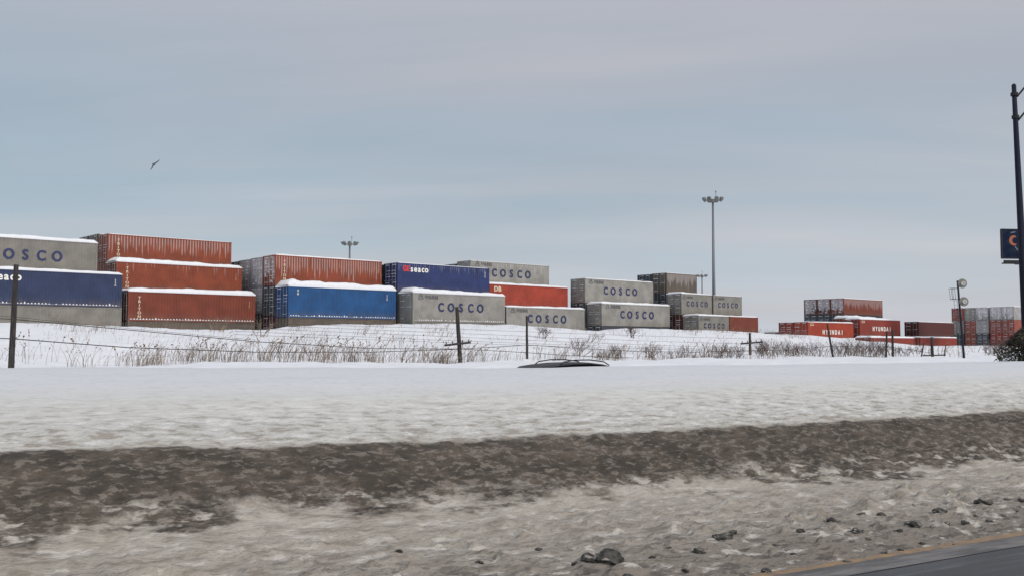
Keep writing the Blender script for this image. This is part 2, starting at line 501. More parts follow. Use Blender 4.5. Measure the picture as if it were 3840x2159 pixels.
def bank_mat():
    m = mat('ploughed_snow', (.6, .6, .6), .8, spec=.25); T = NT(m)
    g = T.n('ShaderNodeNewGeometry').outputs['Position']
    rs = T.mapping(g, (1, 1, 1), (0, 0, -RA))           # x = along the road, y = across it
    sep = T.n('ShaderNodeSeparateXYZ'); T.l(rs, sep.inputs[0]); t = sep.outputs[1]
    st = T.mapping(rs, (.62, 1, 1)); sl = T.mapping(rs, (.55, 1, 1), loc=(3.1, 7.7, 0))
    nA = T.noise(T.mapping(rs, (.75, 1, 1)), 1.5, 5, .62); nB = T.noise(st, 6.0, 4, .62); nC = T.noise(st, 2.8, 5, .66); nD = T.noise(sl, 13, 4, .68)
    nE = T.noise(T.mapping(rs, (.16, 1, 1)), .9, 4, .5); nF = T.noise(sl, 5.0, 4, .6)
    r = T.n('ShaderNodeValToRGB'); T.l(T.rng(T.math('ADD', t, T.math('MULTIPLY', T.math('SUBTRACT', nC, .5), 1.0)), 5.5, 15.5, sm=False), r.inputs[0])
    cr = r.color_ramp
    P = [(0, (.135, .118, .103)), (.07, (.215, .190, .166)), (.15, (.32, .290, .255)), (.29, (.395, .362, .318)), (.42, (.47, .448, .408)), (.47, (.55, .545, .52)), (.62, (.60, .60, .58)), (.74, (.605, .625, .655)), (1, (.61, .635, .68))]
    cr.elements[0].color = (*P[0][1], 1); cr.elements[1].color = (*P[-1][1], 1)
    for p, c in P[1:-1]:
        e = cr.elements.new(p); e.color = (*c, 1)
    c = r.outputs[0]
    # mottled grit: softer and rarer on the clean top
    up = T.rng(t, 12.9, 10.0, 0.0, .72)
    c = T.mix(T.math('MULTIPLY', T.rng(nB, .50, .66), up), c, (.25, .215, .175))
    c = T.mix(T.math('MULTIPLY', T.rng(nF, .56, .70), T.math('MULTIPLY', up, .8)), c, (.22, .20, .165))
    c = T.mix(T.math('MULTIPLY', T.rng(nB, .47, .33), T.rng(t, 9.2, 8.2, 0, .8)), c, (.56, .53, .485))
    c = T.mix(T.math('MULTIPLY', T.rng(nB, .46, .36), T.math('MULTIPLY', T.rng(t, 9.6, 10.0), T.rng(t, 12.5, 11.5))), c, (.66, .66, .645))
    c = T.mix(T.math('MULTIPLY', T.rng(nD, .53, .64), T.rng(t, 8.4, 6.3, .12, .85)), c, (.10, .09, .082))
    c = T.mix(T.math('MULTIPLY', T.rng(nB, .54, .62), T.rng(t, 8.6, 7.0, 0, .38)), c, (.19, .17, .152))
    c = T.mix(T.math('MULTIPLY', T.rng(nF, .55, .62), T.rng(t, 7.6, 6.3, 0, .7)), c, (.075, .066, .060))
    # earthy band left along the cut face by the plough
    lo = T.rng(T.math('ADD', t, T.math('MULTIPLY', T.math('SUBTRACT', nA, .5), -2.6)), 8.45, 8.75)
    lo2 = T.rng(T.math('ADD', t, T.math('MULTIPLY', T.math('SUBTRACT', nC, .5), -1.2)), 8.75, 9.05)
    lo = T.math('MAXIMUM', T.math('MULTIPLY', lo, T.rng(nB, .36, .50)), lo2)
    hi = T.rng(T.math('ADD', T.math('ADD', t, T.math('MULTIPLY', T.math('SUBTRACT', nB, .5), .45)), T.math('MULTIPLY', T.math('SUBTRACT', nE, .5), .35)), 9.86, 9.72)
    br = T.math('MULTIPLY', lo, hi)
    earth = T.mix(T.rng(nC, .36, .64), (.042, .036, .028), (.098, .078, .062))
    earth = T.mix(T.math('MULTIPLY', T.rng(nB, .55, .66), .45), earth, (.17, .145, .122))
    earth = T.mix(T.math('MULTIPLY', T.rng(nD, .52, .60), .60), earth, (.23, .20, .175))
    earth = T.mix(T.math('MULTIPLY', T.rng(nD, .46, .36), .6), earth, (.030, .027, .024))
    c = T.mix(T.math('MULTIPLY', br, .97), c, earth)
    T.l(c, T.b.inputs['Base Color'])
    hgt = T.math('ADD', nB, T.math('MULTIPLY', nD, .6))
    bn = T.n('ShaderNodeBump'); T.l(hgt, bn.inputs['Height']); bn.inputs['Distance'].default_value = .07
    T.l(T.rng(t, 13.0, 10.0, .10, .9), bn.inputs['Strength'])
    T.l(bn.outputs[0], T.b.inputs['Normal'])
    return m


M_bank = bank_mat()
PROF = np.array([(5.74, -.022), (5.88, -.006), (6.02, .022), (6.3, .06), (7.5, .12), (8.6, .20), (8.95, .34), (9.35, .58), (9.65, .72), (9.9, .78), (11.5, 1.05), (13, 1.30), (14.2, 1.44), (15.0, 1.47), (15.8, 1.40),
                 (17.2, .8), (18.8, -.02)])


def bank_z(S, Tt):
    # smoothed profile
    z = 0
    for d in (-.25, -.12, 0, .12, .25):
        z = z + np.interp(Tt + d * smooth(Tt, 6.0, 8.0), PROF[:, 0], PROF[:, 1]) / 5
    z = z + smooth(Tt, 5.72, 5.79) * (1 - smooth(Tt, 6.0, 6.4)) * fbm(S * 2.2 + 4, Tt * 6.0, 3) * .020
    body = smooth(Tt, 5.86, 6.5); dirty = 1 - smooth(Tt, 10.0, 12.6)
    z = z + body * (.25 + .75 * dirty) * (fbm(S * .8, Tt * 1.5, 3) * .022)
    z = z + body * dirty * (fbm(S * 3.4, Tt * 5.5, 3) * .020 + fbm(S * 8.0, Tt * 11.0, 2) * .011)
    z = z + .115 * (1 - smooth(S, .8, 6.0)) * smooth(Tt, 7.0, 8.8) * (1 - smooth(Tt, 10.5, 13.5))
    face = smooth(Tt, 8.4, 8.9) * (1 - smooth(Tt, 9.6, 9.9))
    z = z + face * (fbm(S * 2.6, Tt * 3.4, 3) * .035 + np.clip(fbm(S * 5.5 + 3, Tt * 6.5, 2), 0, 1) * .05)
    slush = smooth(Tt, 5.95, 6.2) * (1 - smooth(Tt, 7.6, 8.6))
    z = z + slush * (np.clip(fbm(S * 5.0 + 5, Tt * 6.0, 2) - .18, 0, 1) * .12 + np.clip(gnoise(S * 2.1 + 5, Tt * 3.1) - .30, 0, 1) * .25)
    z = z + smooth(Tt, 10, 12) * (1 - smooth(Tt, 15.5, 17)) * (fbm(S * .16, Tt * .2, 3) * .03 + fbm(S * .7, Tt * 1.9, 3) * .014)
    # the crest falls slightly with distance along the road
    z = z + smooth(Tt, 11, 14) * (1 - smooth(Tt, 16, 18.5)) * np.interp(S, [-20, 1.5, 9, 16, 23.4, 60], [.035, .021, -.045, -.050, -.042, -.042])
    return z


def build_bank():
    s = np.concatenate([np.linspace(-60, -14, 60, endpoint=False), np.arange(-14, 34, .05), np.linspace(34, 75, 220), np.geomspace(76, 900, 90)])
    t = np.concatenate([np.arange(5.74, 10.4, .034), np.linspace(10.4, 14.0, 42), np.linspace(14.1, 18.8, 34)])
    S, Tt = np.meshgrid(s, t, indexing='ij')
    Z = bank_z(S, Tt)
    X = S * SD.x + Tt * TD.x; Y = S * SD.y + Tt * TD.y
    tag(npgrid('snow_bank', X, Y, Z, M_bank), kind='structure')


build_bank()

# ------------------------------------------------------------------ snow clods along the slush
M_clod = mat('dirty_ice', (.12, .115, .105), .75)
T = NT(M_clod); g = T.n('ShaderNodeNewGeometry').outputs['Position']
nn = T.noise(g, 14, 5, .65)
cc = T.mix(T.rng(nn, .38, .66), (.026, .027, .024), (.095, .090, .080))
nz = T.n('ShaderNodeSeparateXYZ'); T.l(T.n('ShaderNodeNewGeometry').outputs['Normal'], nz.inputs[0])
T.l(T.mix(T.math('MULTIPLY', T.rng(nz.outputs[2], .55, .95), T.rng(T.noise(g, 9, 4, .6), .50, .62)), cc, (.34, .31, .28)), T.b.inputs['Base Color']); T.bump(nn, .7, .04)


def clod_mesh(seed):
    rnd = random.Random(seed); mb = MB(); P = []
    ox, oy = rnd.uniform(0, 50), rnd.uniform(0, 50)
    for i in range(13):
        a = math.pi * i / 12; row = []
        for j in range(22):
            b = 2 * math.pi * j / 22
            k = 1 + .6 * float(fbm(np.array([ox + math.cos(b) * 1.1 * math.sin(a)]), np.array([oy + math.sin(b) * 1.1 * math.sin(a) + math.cos(a)]), 4)[0])
            row.append((math.sin(a) * math.cos(b) * k, math.sin(a) * math.sin(b) * k, math.cos(a) * k * .62))
        P.append(row)
    mb.grid(P, closed=True)
    return mb.mesh('snow_clod', False)


CL = [clod_mesh(i) for i in range(6)]
GP = 2159.0


def clod(px, py, w, label, group='dark clods of dirty ice along the slush'):
    # world spot worked out from where the lump lies on the slush
    u = (px - 1920) / 3900; d = 1.75 * 3900 / (py - 1302) * .97
    x, y = u * d, d
    s = x * SD.x + y * SD.y; t = x * TD.x + y * TD.y
    z = float(bank_z(np.array([s]), np.array([t]))[0])
    o = obj('snow_clod', random.choice(CL), M_clod)
    r = w * d / 3900 / 2
    o.location = (x, y, z + r * .08); o.scale = (r * 1.1, r * .95, r * .85); o.rotation_euler = (0, 0, random.uniform(0, 6.3))
    tag(o, label, 'ice clod', group)


clod(2255, 2103, 125, 'largest dark clod of dirty ice, low in the slush by the yellow line')
clod(3668, 1892, 62, 'big dark clod furthest up the slush, near the yellow line at the frame edge')
clod(3505, 1925, 58, 'grey clod just before the furthest big clod in the slush')
clod(3410, 1972, 62, 'dark greenish clod in the middle of the slush row')
clod(3197, 1990, 50, 'dark clod nearest the yellow line in the middle of the slush')
clod(2700, 2023, 70, 'dark flattened clod alone between the largest clod and the row')
for px, py, w in [(3110, 1960, 40), (3215, 1938, 34), (3290, 1935, 30), (2990, 1998, 34), (3060, 1985, 30), (3350, 1985, 34), (3440, 2010, 26), (2610, 2066, 46), (2740, 2008, 30),
                  (3820, 1885, 34), (3760, 1880, 24), (3560, 2010, 24), (2860, 2105, 42), (3160, 2070, 40), (3020, 2120, 44), (2560, 2120, 30), (3300, 2040, 26), (2900, 2035, 26), (3600, 1960, 26), (3690, 1945, 22), (2160, 2120, 34), (1800, 2120, 30), (2440, 2090, 26), (2500, 2060, 22), (2350, 2150, 34), (2960, 2060, 24), (3085, 2025, 20), (3240, 2010, 22), (3480, 1970, 20), (3640, 1930, 18), (3740, 1930, 20), (2780, 2120, 26), (3130, 2110, 22), (3360, 2030, 20), (2020, 2070, 24), (1500, 2095, 28), (3530, 1965, 26), (3800, 1915, 18), (2690, 2140, 28)]:
    clod(px, py, w, 'small dark clod of dirty ice scattered in the slush beside the yellow line')

# ------------------------------------------------------------------ containers
W = 2.438
PITCH = .278
CACHE = {}


def cached(k, f):
    if k not in CACHE: CACHE[k] = f()
    return CACHE[k]


def frame_mesh(Lc, Hc):
    mb = MB(); p = .11
    for x0 in (0, Lc - p):
        for y0 in (0, W - p):
            mb.box(x0, x0 + p, y0, y0 + p, .12, Hc - .12)
    for y0 in (0.006, W - .086):
        mb.box(p, Lc - p, y0, y0 + .08, .02, .16); mb.box(p, Lc - p, y0, y0 + .08, Hc - .10, Hc - .015)
    for x0 in (0.006, Lc - .086):
        mb.box(x0, x0 + .08, p, W - p, .02, .16); mb.box(x0, x0 + .08, p, W - p, Hc - .12, Hc - .015)
    c = .17; e = .006
    for x in (-e, Lc - c + e):
        for y in (-e, W - .16 + e):
            for z in (0, Hc - .12):
                mb.box(x, x + c, y, y + .16, z, z + .12)
    return mb.mesh('frame')


def corrug(mb, a, b, z0, z1, place):
    n = max(1, round((b - a) / PITCH)); w = (b - a) / n; prof = []
    for i in range(n):
        x = a + i * w
        prof += [(x, 0), (x + w * .25, 0), (x + w * .5, 1), (x + w * .75, 1)]
    prof.append((b, 0))
    mb.grid([[place(x, d * .036, z) for x, d in prof] for z in (z0, z1)])


def panel_mesh(Lc, Hc):
    mb = MB()
    corrug(mb, .11, Lc - .11, .16, Hc - .10, lambda x, d, z: (x, .014 + d, z))
    return mb.mesh('side_panel')


def body_mesh(Lc, Hc):
    mb = MB()
    corrug(mb, .11, Lc - .11, .16, Hc - .10, lambda x, d, z: (x, W - .014 - d, z))
    corrug(mb, .11, W - .11, .16, Hc - .12, lambda x, d, z: (Lc - .014 - d, x, z))
    mb.box(.09, Lc - .09, .09, W - .09, Hc - .05, Hc - .022)
    mb.box(.09, Lc - .09, .09, W - .09, .05, .09)
    mb.box(.12, .15, .11, W - .11, .16, Hc - .12)
    return mb.mesh('rear_shell')


def door_mesh(Hc, right):
    mb = MB(); y0, y1 = (.115, 1.212) if not right else (1.226, 2.323)
    mb.box(.035, .065, y0, y1, .17, Hc - .13)
    zs = [.17 + (Hc - .30) * f for f in (.02, .24, .47, .70, .93)]
    for z in zs:   # pressed horizontal ribs
        mb.box(.012, .034, y0 + .05, y1 - .05, z, z + .10)
    return mb.mesh('door')


def rod_mesh(Hc, y):
    mb = MB()
    mb.tube([(-.018, y, .08), (-.018, y, Hc - .05)], .020, 6)
    mb.box(-.035, .010, y - .04, y + .04, .09, .16); mb.box(-.035, .010, y - .04, y + .04, Hc - .14, Hc - .07)
    for z in (.9, 1.6): mb.box(-.030, .010, y - .045, y + .045, z, z + .05)
    mb.box(-.05, -.035, y, y + .34, 1.12, 1.16)
    return mb.mesh('lock_rod')


def doorsnow_mesh(Hc, seed, heavy, r):
    rnd = random.Random(seed * 2 + r); mb = MB()
    for y0, y1 in (((.16, 1.17), (1.27, 2.28))[r],):
        for f in (.02, .24, .47, .58, .70, .93):
            if rnd.random() < (.25 if not heavy else .05): continue
            z = .17 + (Hc - .30) * f + .10
            a = y0 + rnd.uniform(0, .3); b = y1 - rnd.uniform(0, .3); hh = rnd.uniform(.035, .07) * (1.5 if heavy else 1)
            k = 6; P = []
            for i in range(k + 1):
                y = a + (b - a) * i / k; q = hh * rnd.uniform(.6, 1.1) * (1 if 0 < i < k else .3)
                P.append([(.034, y, z), (-.02, y, z), (-.018, y, z + q * .7), (.034, y, z + q)])
            mb.grid(P)
        if heavy:
            for _ in range(5):
                y = rnd.uniform(y0, y1 - .3); z = rnd.uniform(.4, Hc - .6)
                mb.box(.020, .0345, y, y + rnd.uniform(.15, .4), z, z + rnd.uniform(.1, .4))
    return mb.mesh('door_snow')


def railsnow_mesh(Lc, seed, amt):
    rnd = random.Random(seed); mb = MB()
    n = round((Lc - .22) / PITCH); w = (Lc - .22) / n
    mb.box(.12, Lc - .12, .002, .048, .158, .168)
    for i in range(n):
        if rnd.random() > amt: continue
        x = .11 + i * w + w * .62; r = w * rnd.uniform(.24, .34); hh = rnd.uniform(.06, .12) * (1.9 if rnd.random() < .1 else 1)
        mb.grid([[(x - r, .045, .16), (x - r * .9, -.004, .16), (x + r * .9, -.004, .16), (x + r, .045, .16)],
                 [(x - r * .6, .045, .16 + hh * .7), (x - r * .5, .012, .16 + hh * .6), (x + r * .5, .012, .16 + hh * .6), (x + r * .6, .045, .16 + hh * .7)],
                 [(x - r * .1, .045, .16 + hh), (x - r * .1, .04, .16 + hh), (x + r * .1, .04, .16 + hh), (x + r * .1, .045, .16 + hh)]])
    return mb.mesh('rail_snow')


def cap_mesh(Lc, hl, hr, seed):
    """snow lying on the roof: rounded loaf, thickness hl at the x=0 end and hr at the far end"""
    mb = MB(); n = max(14, int(Lc / .3)); P = []
    o = .02 if max(hl, hr) > .2 else -.03
    for i in range(n + 1):
        f = i / n; x = -o + (Lc + 2 * o) * f
        hh = hl + (hr - hl) * f
        hh *= 1 + .34 * float(fbm(np.array([f * 5 + seed * 3.7]), np.array([seed * 1.3]), 3)[0])
        edge = min(i, n - i); rr = min(1, (edge * (Lc / n) + .02) / (.55 * max(hh, .08) + .12))
        z = hh * math.sqrt(max(0, 1 - (1 - rr) ** 2)) if rr < 1 else hh
        z = max(z, .012); row = []
        for j, (yy, zz) in enumerate([(0, 0), (-.012, .35), (.01, .72), (.07, .93), (.22, 1.0), (.5, 1.03), (.78, 1.0), (.93, .93), (.99, .72), (1.012, .35), (1, 0)]):
            y = -o + (W + 2 * o) * (yy if hh > .15 else min(max(yy, 0), 1))
            w = 1 + .30 * float(fbm(np.array([f * Lc * .8 + seed]), np.array([j * .55 + seed * 2.1]), 2)[0]) * (1 if 0 < j < 10 else 0)
            row.append((x, y, z * zz * w))
        P.append(row)
    mb.grid(P)
    mb.f.append(tuple(range(11))); k = n * 11; mb.f.append(tuple(reversed(range(k, k + 11))))
    return mb.mesh('snow_cap', True)


def text_mesh(txt, size, bold=.0, align='LEFT', sx=1.0):
    cu = bpy.data.curves.new('t', 'FONT'); cu.body = txt; cu.size = size; cu.offset = bold; cu.align_x = align; cu.extrude = .002
    cu.resolution_u = 6
    o = bpy.data.objects.new('t', cu); COL.objects.link(o)
    dg = bpy.context.evaluated_depsgraph_get()
    me = bpy.data.meshes.new_from_object(o.evaluated_get(dg))
    bpy.data.objects.remove(o); bpy.data.curves.remove(cu)
    v = [(p.co.x * sx, -p.co.z, p.co.y) for p in me.vertices]; f = [tuple(p.vertices) for p in me.polygons]
    bpy.data.meshes.remove(me)
    return v, f


def letters(items):
    """items: (text, x centre, z base, size, boldness, sx); bold strokes come from copies shifted sideways, each 1 mm further out"""
    mb = MB()
    for txt, x, z, size, bold, sx in items:
        v, f = text_mesh(txt, size, 0, 'CENTER', sx)
        sh = [(0, 0)] if bold <= 0 else [(0, 0), (-bold, 0), (bold, 0), (0, bold * .7), (0, -bold * .7), (bold * .7, bold * .5), (-bold * .7, -bold * .5), (-bold * .7, bold * .5), (bold * .7, -bold * .5)]
        for k, (dx, dz) in enumerate(sh):
            n = len(mb.v)
            mb.v += [(a + x + dx, b + .003 - .001 * k, c + z + dz) for a, b, c in v]; mb.f += [tuple(i + n for i in q) for q in f]
    return mb


def add_text(root, style, Lc, Hc):
    def put(k, items, m, nm='letter'):
        for i, it in enumerate(items):
            me = cached((style, k, i, Lc, Hc), lambda: letters([it]).mesh(nm))
            obj(nm, me, m, root)
    if style == 'sea':      # widely spaced five letter name
        if Lc > 7: xs, s = [Lc * .505 + (i - 2) * 1.30 for i in range(5)], 1.22
        else: xs, s = [Lc * .51 + (i - 2) * .90 for i in range(5)], .86
        zc = Hc * .53 - s * .34
        put('a', [(c, x, zc, s, .055 if Lc > 7 else .035, .88) for c, x in zip('COSCO', xs)], M_navytxt)
        z = Hc * (.86 if Lc > 7 else .84) - .12; x0 = 1.0 if Lc > 7 else .55; k = 1 if Lc > 7 else .8
        put('b', [('中远集运', x0 + 1.35 * k, z, .42 * k, .012, 1)], M_greytxt, 'small_lettering')

        def emblem():
            mb = MB()
            cx = x0; y = -.0; z0 = z - .05; w = .34 * k
            for q, (a, b) in enumerate((((cx - w, z0), (cx, z0 + .55 * k)), ((cx, z0 + .55 * k), (cx + w, z0)), ((cx - w, z0), (cx + w, z0)), ((cx - w * .4, z0 + .22 * k), (cx + w * .4, z0 + .22 * k)))):
                dx, dz = b[0] - a[0], b[1] - a[1]; l_ = math.hypot(dx, dz); nx, nz = -dz / l_ * .035, dx / l_ * .035; y = -.001 * q
                mb.face([(a[0] - nx, y, a[1] - nz), (b[0] - nx, y, b[1] - nz), (b[0] + nx, y, b[1] + nz), (a[0] + nx, y, a[1] + nz)])
            return mb.mesh('emblem')
        obj('emblem', cached((style, 'e', Lc, Hc), emblem), M_greytxt, root)
    elif style == 'tri':
        xs = 1.0; s = .34; top = Hc * .87
        put('a', [(c, xs, top - (i + 1) * .325, s, .014, 1.15) for i, c in enumerate('TRITON')], M_cream)
        put('b', [('\n'.join('4300'), Lc - .62, Hc * .74, .17, 0, 1)], M_cream, 'small_lettering')
    elif style == 'sco':
        z = Hc * .71
        put('a', [(c, 1.78 + i * .47, z, .88, .035, .92) for i, c in enumerate('seaco')], M_white)
        put('b', [('GE', 1.05, z + .02, .78, .05, .80)], M_redtxt, 'small_lettering')
        put('c', [('2\n2\nG', Lc - .6, Hc * .80, .22, .004, 1)], M_white, 'small_lettering')
    elif style == 'db':
        put('a', [(c, .95 + i * .55, Hc * .70, .76, .05, 1.0) for i, c in enumerate('DB')], M_cream)
    elif style == 'blue':
        put('a', [('4\n8', 1.0, Hc * .84, .30, .02, 1)], M_cream, 'small_lettering')
        put('b', [('4\n5\nG', Lc - 1.1, Hc * .80, .2, .006, 1)], M_white, 'small_lettering')
    elif style == 'hyu':
        xs = [Lc * (.33 + i * .068) for i in range(7)]
        put('a', [(c, x, Hc * .34, .92, .045, .85) for c, x in zip('HYUNDAI', xs)], M_white)

        def mark():
            mb = MB(); x, z = 1.0, Hc * .80
            mb.box(x - .45, x + .45, -.001, .004, z + .24, z + .32); mb.box(x - .45, x + .45, -.001, .004, z, z + .08); mb.box(x - .45, x - .35, -.001, .004, z + .08, z + .24); mb.box(x + .35, x + .45, -.001, .004, z + .08, z + .24)
            return mb.mesh('emblem')
        obj('emblem', cached((style, 'm', Lc, Hc), mark), M_cream, root)


NC = 0


def container(l, e, z, col, Hc=2.59, Lc=12.19, text=None, cap=None, frost=0, rail=0, snowy=0, label='', group=''):
    global NC
    NC += 1
    root = thing('shipping_container', label, 'shipping container', yard(l, e, z), YA, group)
    m = cmat(col, frost); plain = cmat(col, 0); K = (Lc, Hc)
    obj('side_panel', cached(('p', K), lambda: panel_mesh(*K)), m, root)
    obj('rear_shell', cached(('b', K), lambda: body_mesh(*K)), plain, root)
    obj('frame', cached(('f', K), lambda: frame_mesh(*K)), plain, root)
    dm = cmat(col, 5) if snowy >= 2 else plain
    for r in (0, 1):
        d = obj('door', cached(('d', Hc, r), lambda: door_mesh(Hc, r)), dm, root)
        for y in ((.36, .93), (1.50, 2.07))[r]:
            obj('lock_rod', cached(('r', Hc, y), lambda: rod_mesh(Hc, y)), M_rod, d)
        if snowy:
            s = NC % 4; hv = snowy >= 2
            obj('door_snow', cached(('ds', Hc, s, hv, r), lambda: doorsnow_mesh(Hc, s, hv, r)), M_snow, d)
    if rail:
        obj('rail_snow', cached(('rs', Lc, NC % 3, rail), lambda: railsnow_mesh(Lc, NC % 3, rail)), M_snow, root)
    if cap:
        o = obj('snow_cap', cap_mesh(Lc, cap[0], cap[1], NC * .77), M_snow, root); o.location.z = Hc - .014
    if text: add_text(root, text, Lc, Hc)
    return root


HC = 2.896
ORD = ['front', 'second', 'third', 'fourth', 'fifth', 'sixth']


def stack(l, e, top, tiers, where, row, group, **common):
    """tiers: from the top down, dicts for container(); a label is completed from where and row if missing"""
    z = top; n = len(tiers)
    for i, t in enumerate(tiers):
        t = dict(t); Hc = t.pop('Hc', 2.59); z -= Hc
        cname = {'grey': 'grey', 'grey2': 'pale grey', 'brown': 'brown', 'rust': 'rust red', 'rust2': 'brick red', 'orange': 'orange red', 'blue': 'bright blue', 'navy': 'navy blue',
                 'navy2': 'deep blue', 'maroon': 'dark maroon', 'green': 'dark green', 'red': 'red', 'pale': 'snow-dusted pale grey', 'slate': 'slate grey', 'greylight': 'frosted light grey', 'hred': 'orange red', 'fadedred': 'faded pink red'}[t['col']]
        lev = ['on top', 'second down', 'third down', 'fourth down', 'fifth down'][i]
        lab = t.pop('label', None) or f'{cname} container {lev} in the {ORD[row]} row {where}'
        container(l, e, z, Hc=Hc, label=lab, group=group, **{**common, **t})


def C(col, **k): return dict(col=col, **k)


G1 = 'stacked containers at the near end of the yard'
# --- column A
wA = 'by the thick pole'
stack(22.3, 90.7, 8.10, [C('navy', Hc=HC, text='sco', rail=.95, cap=(.30, .22), label='dull navy container with white lettering crossed by the thick dark pole'),
                         C('grey', Hc=HC, frost=0, label='drab grey container half buried in snow beneath the dull navy one')], wA, 0, G1)
stack(21.0, 93.2, 10.95, [C('grey', text='sea', Hc=HC, cap=(.34, .30), label='grey container with big blue letters above the dull navy one'), C('rust', Hc=HC), C('grey', Hc=HC)], wA, 1, G1)
# --- column B
wB = 'of the rust red block'
stack(34.95, 90.45, 6.67, [C('rust2', text='tri', rail=1.0, cap=(.36, .46), snowy=1, label='lowest brick red container, thick snow above and a dotted line of snow below'),
                           C('brown', label='brown container showing as a strip under the lowest brick red one')], wB, 0, G1)
stack(34.8, 93.0, 9.42, [C('rust', text='tri', frost=4, cap=(.46, .30), snowy=1, label='middle rust red container between two ledges of snow'), C('grey'), C('slate')], wB, 1, G1)
stack(34.9, 95.5, 12.13, [C('rust', text='tri', frost=2, cap=(.07, .05), snowy=1, label='highest rust red container, frost streaked, at the skyline'), C('rust', Hc=HC), C('slate'), C('grey')], wB, 2, G1)
for i in (3, 4):
    stack(34.9, 95.5 + 2.5 * (i - 2), 12.32, [C(('brown', 'green')[i - 3], Hc=HC, cap=(.05, .05), snowy=1), C('slate'), C('grey')], wB, i, G1)
# --- column C
wC = 'of the bright blue block'
stack(48.45, 86.5, 7.45, [C('blue', Hc=HC, text='blue', rail=.85, cap=(.66, .50), snowy=1, label='bright blue container under a thick loaf of snow'),
                          C('brown', Hc=HC, label='brown container peeping out under the bright blue one')], wC, 0, G1)
stack(48.4, 89.0, 10.55, [C('rust', Hc=HC, text='tri', frost=2, cap=(.16, .10), snowy=2, label='frost streaked rust red container above the bright blue one'), C('slate', Hc=HC, snowy=1), C('maroon', Hc=HC, snowy=1)], wC, 1, G1)
for i in (2, 3, 4, 5):
    stack(48.4, 89.0 + 2.5 * (i - 1), 10.62 - .06 * i, [C(('greylight', 'greylight', 'slate', 'green')[i - 2], Hc=HC, cap=(.05, .05), snowy=2 if i < 4 else 1), C('greylight' if i < 4 else 'slate', snowy=2 if i < 4 else 0), C('brown')], wC, i, G1)
# --- column D
wD = 'of the deep blue block'
stack(61.2, 84.4, 7.23, [C('grey2', Hc=HC, text='sea', rail=.75, cap=(.50, .30), snowy=1, label='grey container with big blue letters behind the leaning pole'), C('grey', Hc=HC)], wD, 0, G1)
stack(61.1, 86.9, 10.37, [C('navy2', Hc=HC, text='sco', frost=4, cap=(.10, .06), snowy=1, label='deep blue container with white lettering on top of its block'), C('slate', Hc=HC, snowy=1), C('brown', Hc=HC)], wD, 1, G1)
stack(61.1, 89.4, 10.30, [C('slate', Hc=HC, cap=(.05, .05), snowy=1), C('slate', Hc=HC), C('brown', Hc=HC)], wD, 2, G1)
# --- column E
wE = 'of the orange block'
stack(74.9, 85.9, 6.2, [C('grey2', text='sea', cap=(.20, .24), label='grey container with big blue letters behind the thin pole, below the orange one'), C('grey')], wE, 0, G1)
stack(74.6, 88.4, 8.83, [C('orange', text='db', cap=(.26, .22), label='bright orange red container with two white letters'), C('grey'), C('rust')], wE, 1, G1)
stack(73.9, 90.9, 11.55, [C('grey2', text='sea', frost=1, cap=(.06, .05), snowy=1, label='frosted grey container with blue letters on top behind the deep blue one'), C('slate', Hc=HC), C('rust'), C('grey')], wE, 2, G1)
for i in (3, 4):
    stack(73.9, 90.9 + 2.5 * (i - 2), 11.5 - .06 * i, [C('slate', cap=(.05, .05), snowy=1), C('slate', Hc=HC), C('grey'), C('grey')], wE, i, G1)
# --- column F
wF = 'of the grey pair'
stack(87.9, 83.9, 6.88, [C('grey2', text='sea', cap=(.26, .24), snowy=1, label='lower grey container with big blue letters, rust edged at one end'), C('slate', snowy=1)], wF, 0, G1)
stack(87.7, 86.4, 9.92, [C('grey2', Hc=HC, text='sea', cap=(.10, .14), snowy=1, label='upper grey container with big blue letters, snow-topped, against the sky'), C('slate', Hc=HC, snowy=1), C('grey')], wF, 1, G1)
# --- column G : twenty-foot boxes
wG = 'by the tall mast'
S20 = 6.058
stack(101.2, 80.3, 5.67, [C('grey', text='sea', Lc=S20, cap=(.24, .16), snowy=1, label='short grey container with blue letters, next to the short brick red one'), C('grey', Lc=S20, snowy=1)], wG, 0, G1)
stack(107.4, 80.3, 5.67, [C('rust2', Lc=S20, cap=(.16, .12), label='short brick red container at the far end of the lower tier'), C('grey', Lc=S20, label='short grey container buried under the short brick red one')], wG, 0, G1)
stack(101.1, 82.85, 8.44, [C('grey', text='sea', Lc=S20, cap=(.22, .08), snowy=1, label='short grey container with blue letters, just before the tall mast'), C('maroon', Lc=S20, snowy=1), C('grey', Lc=S20)], wG, 1, G1)
stack(107.45, 82.85, 8.44, [C('grey', text='sea', Lc=S20, cap=(.05, .05), label='short grey container with blue letters, just beyond the tall mast'), C('slate', Lc=S20, label='short slate container beneath the one beyond the tall mast'),
                            C('grey', Lc=S20, label='buried short container at the foot of the tall mast')], wG, 1, G1)
stack(101.8, 85.8, 11.2, [C('brown', Lc=S20, frost=3, cap=(.08, .06), snowy=1, label='short brown container smeared with frost, highest by the tall mast'), C('slate', Lc=S20, snowy=1), C('grey', Lc=S20, snowy=1), C('grey', Lc=S20)], wG, 2, G1)
for i in (3,):
    stack(101.8, 85.8 + 2.5 * (i - 2), 11.15, [C('slate', Lc=S20, cap=(.05, .05), snowy=1), C('slate', Lc=S20), C('grey', Lc=S20), C('grey', Lc=S20)], wG, i, G1)
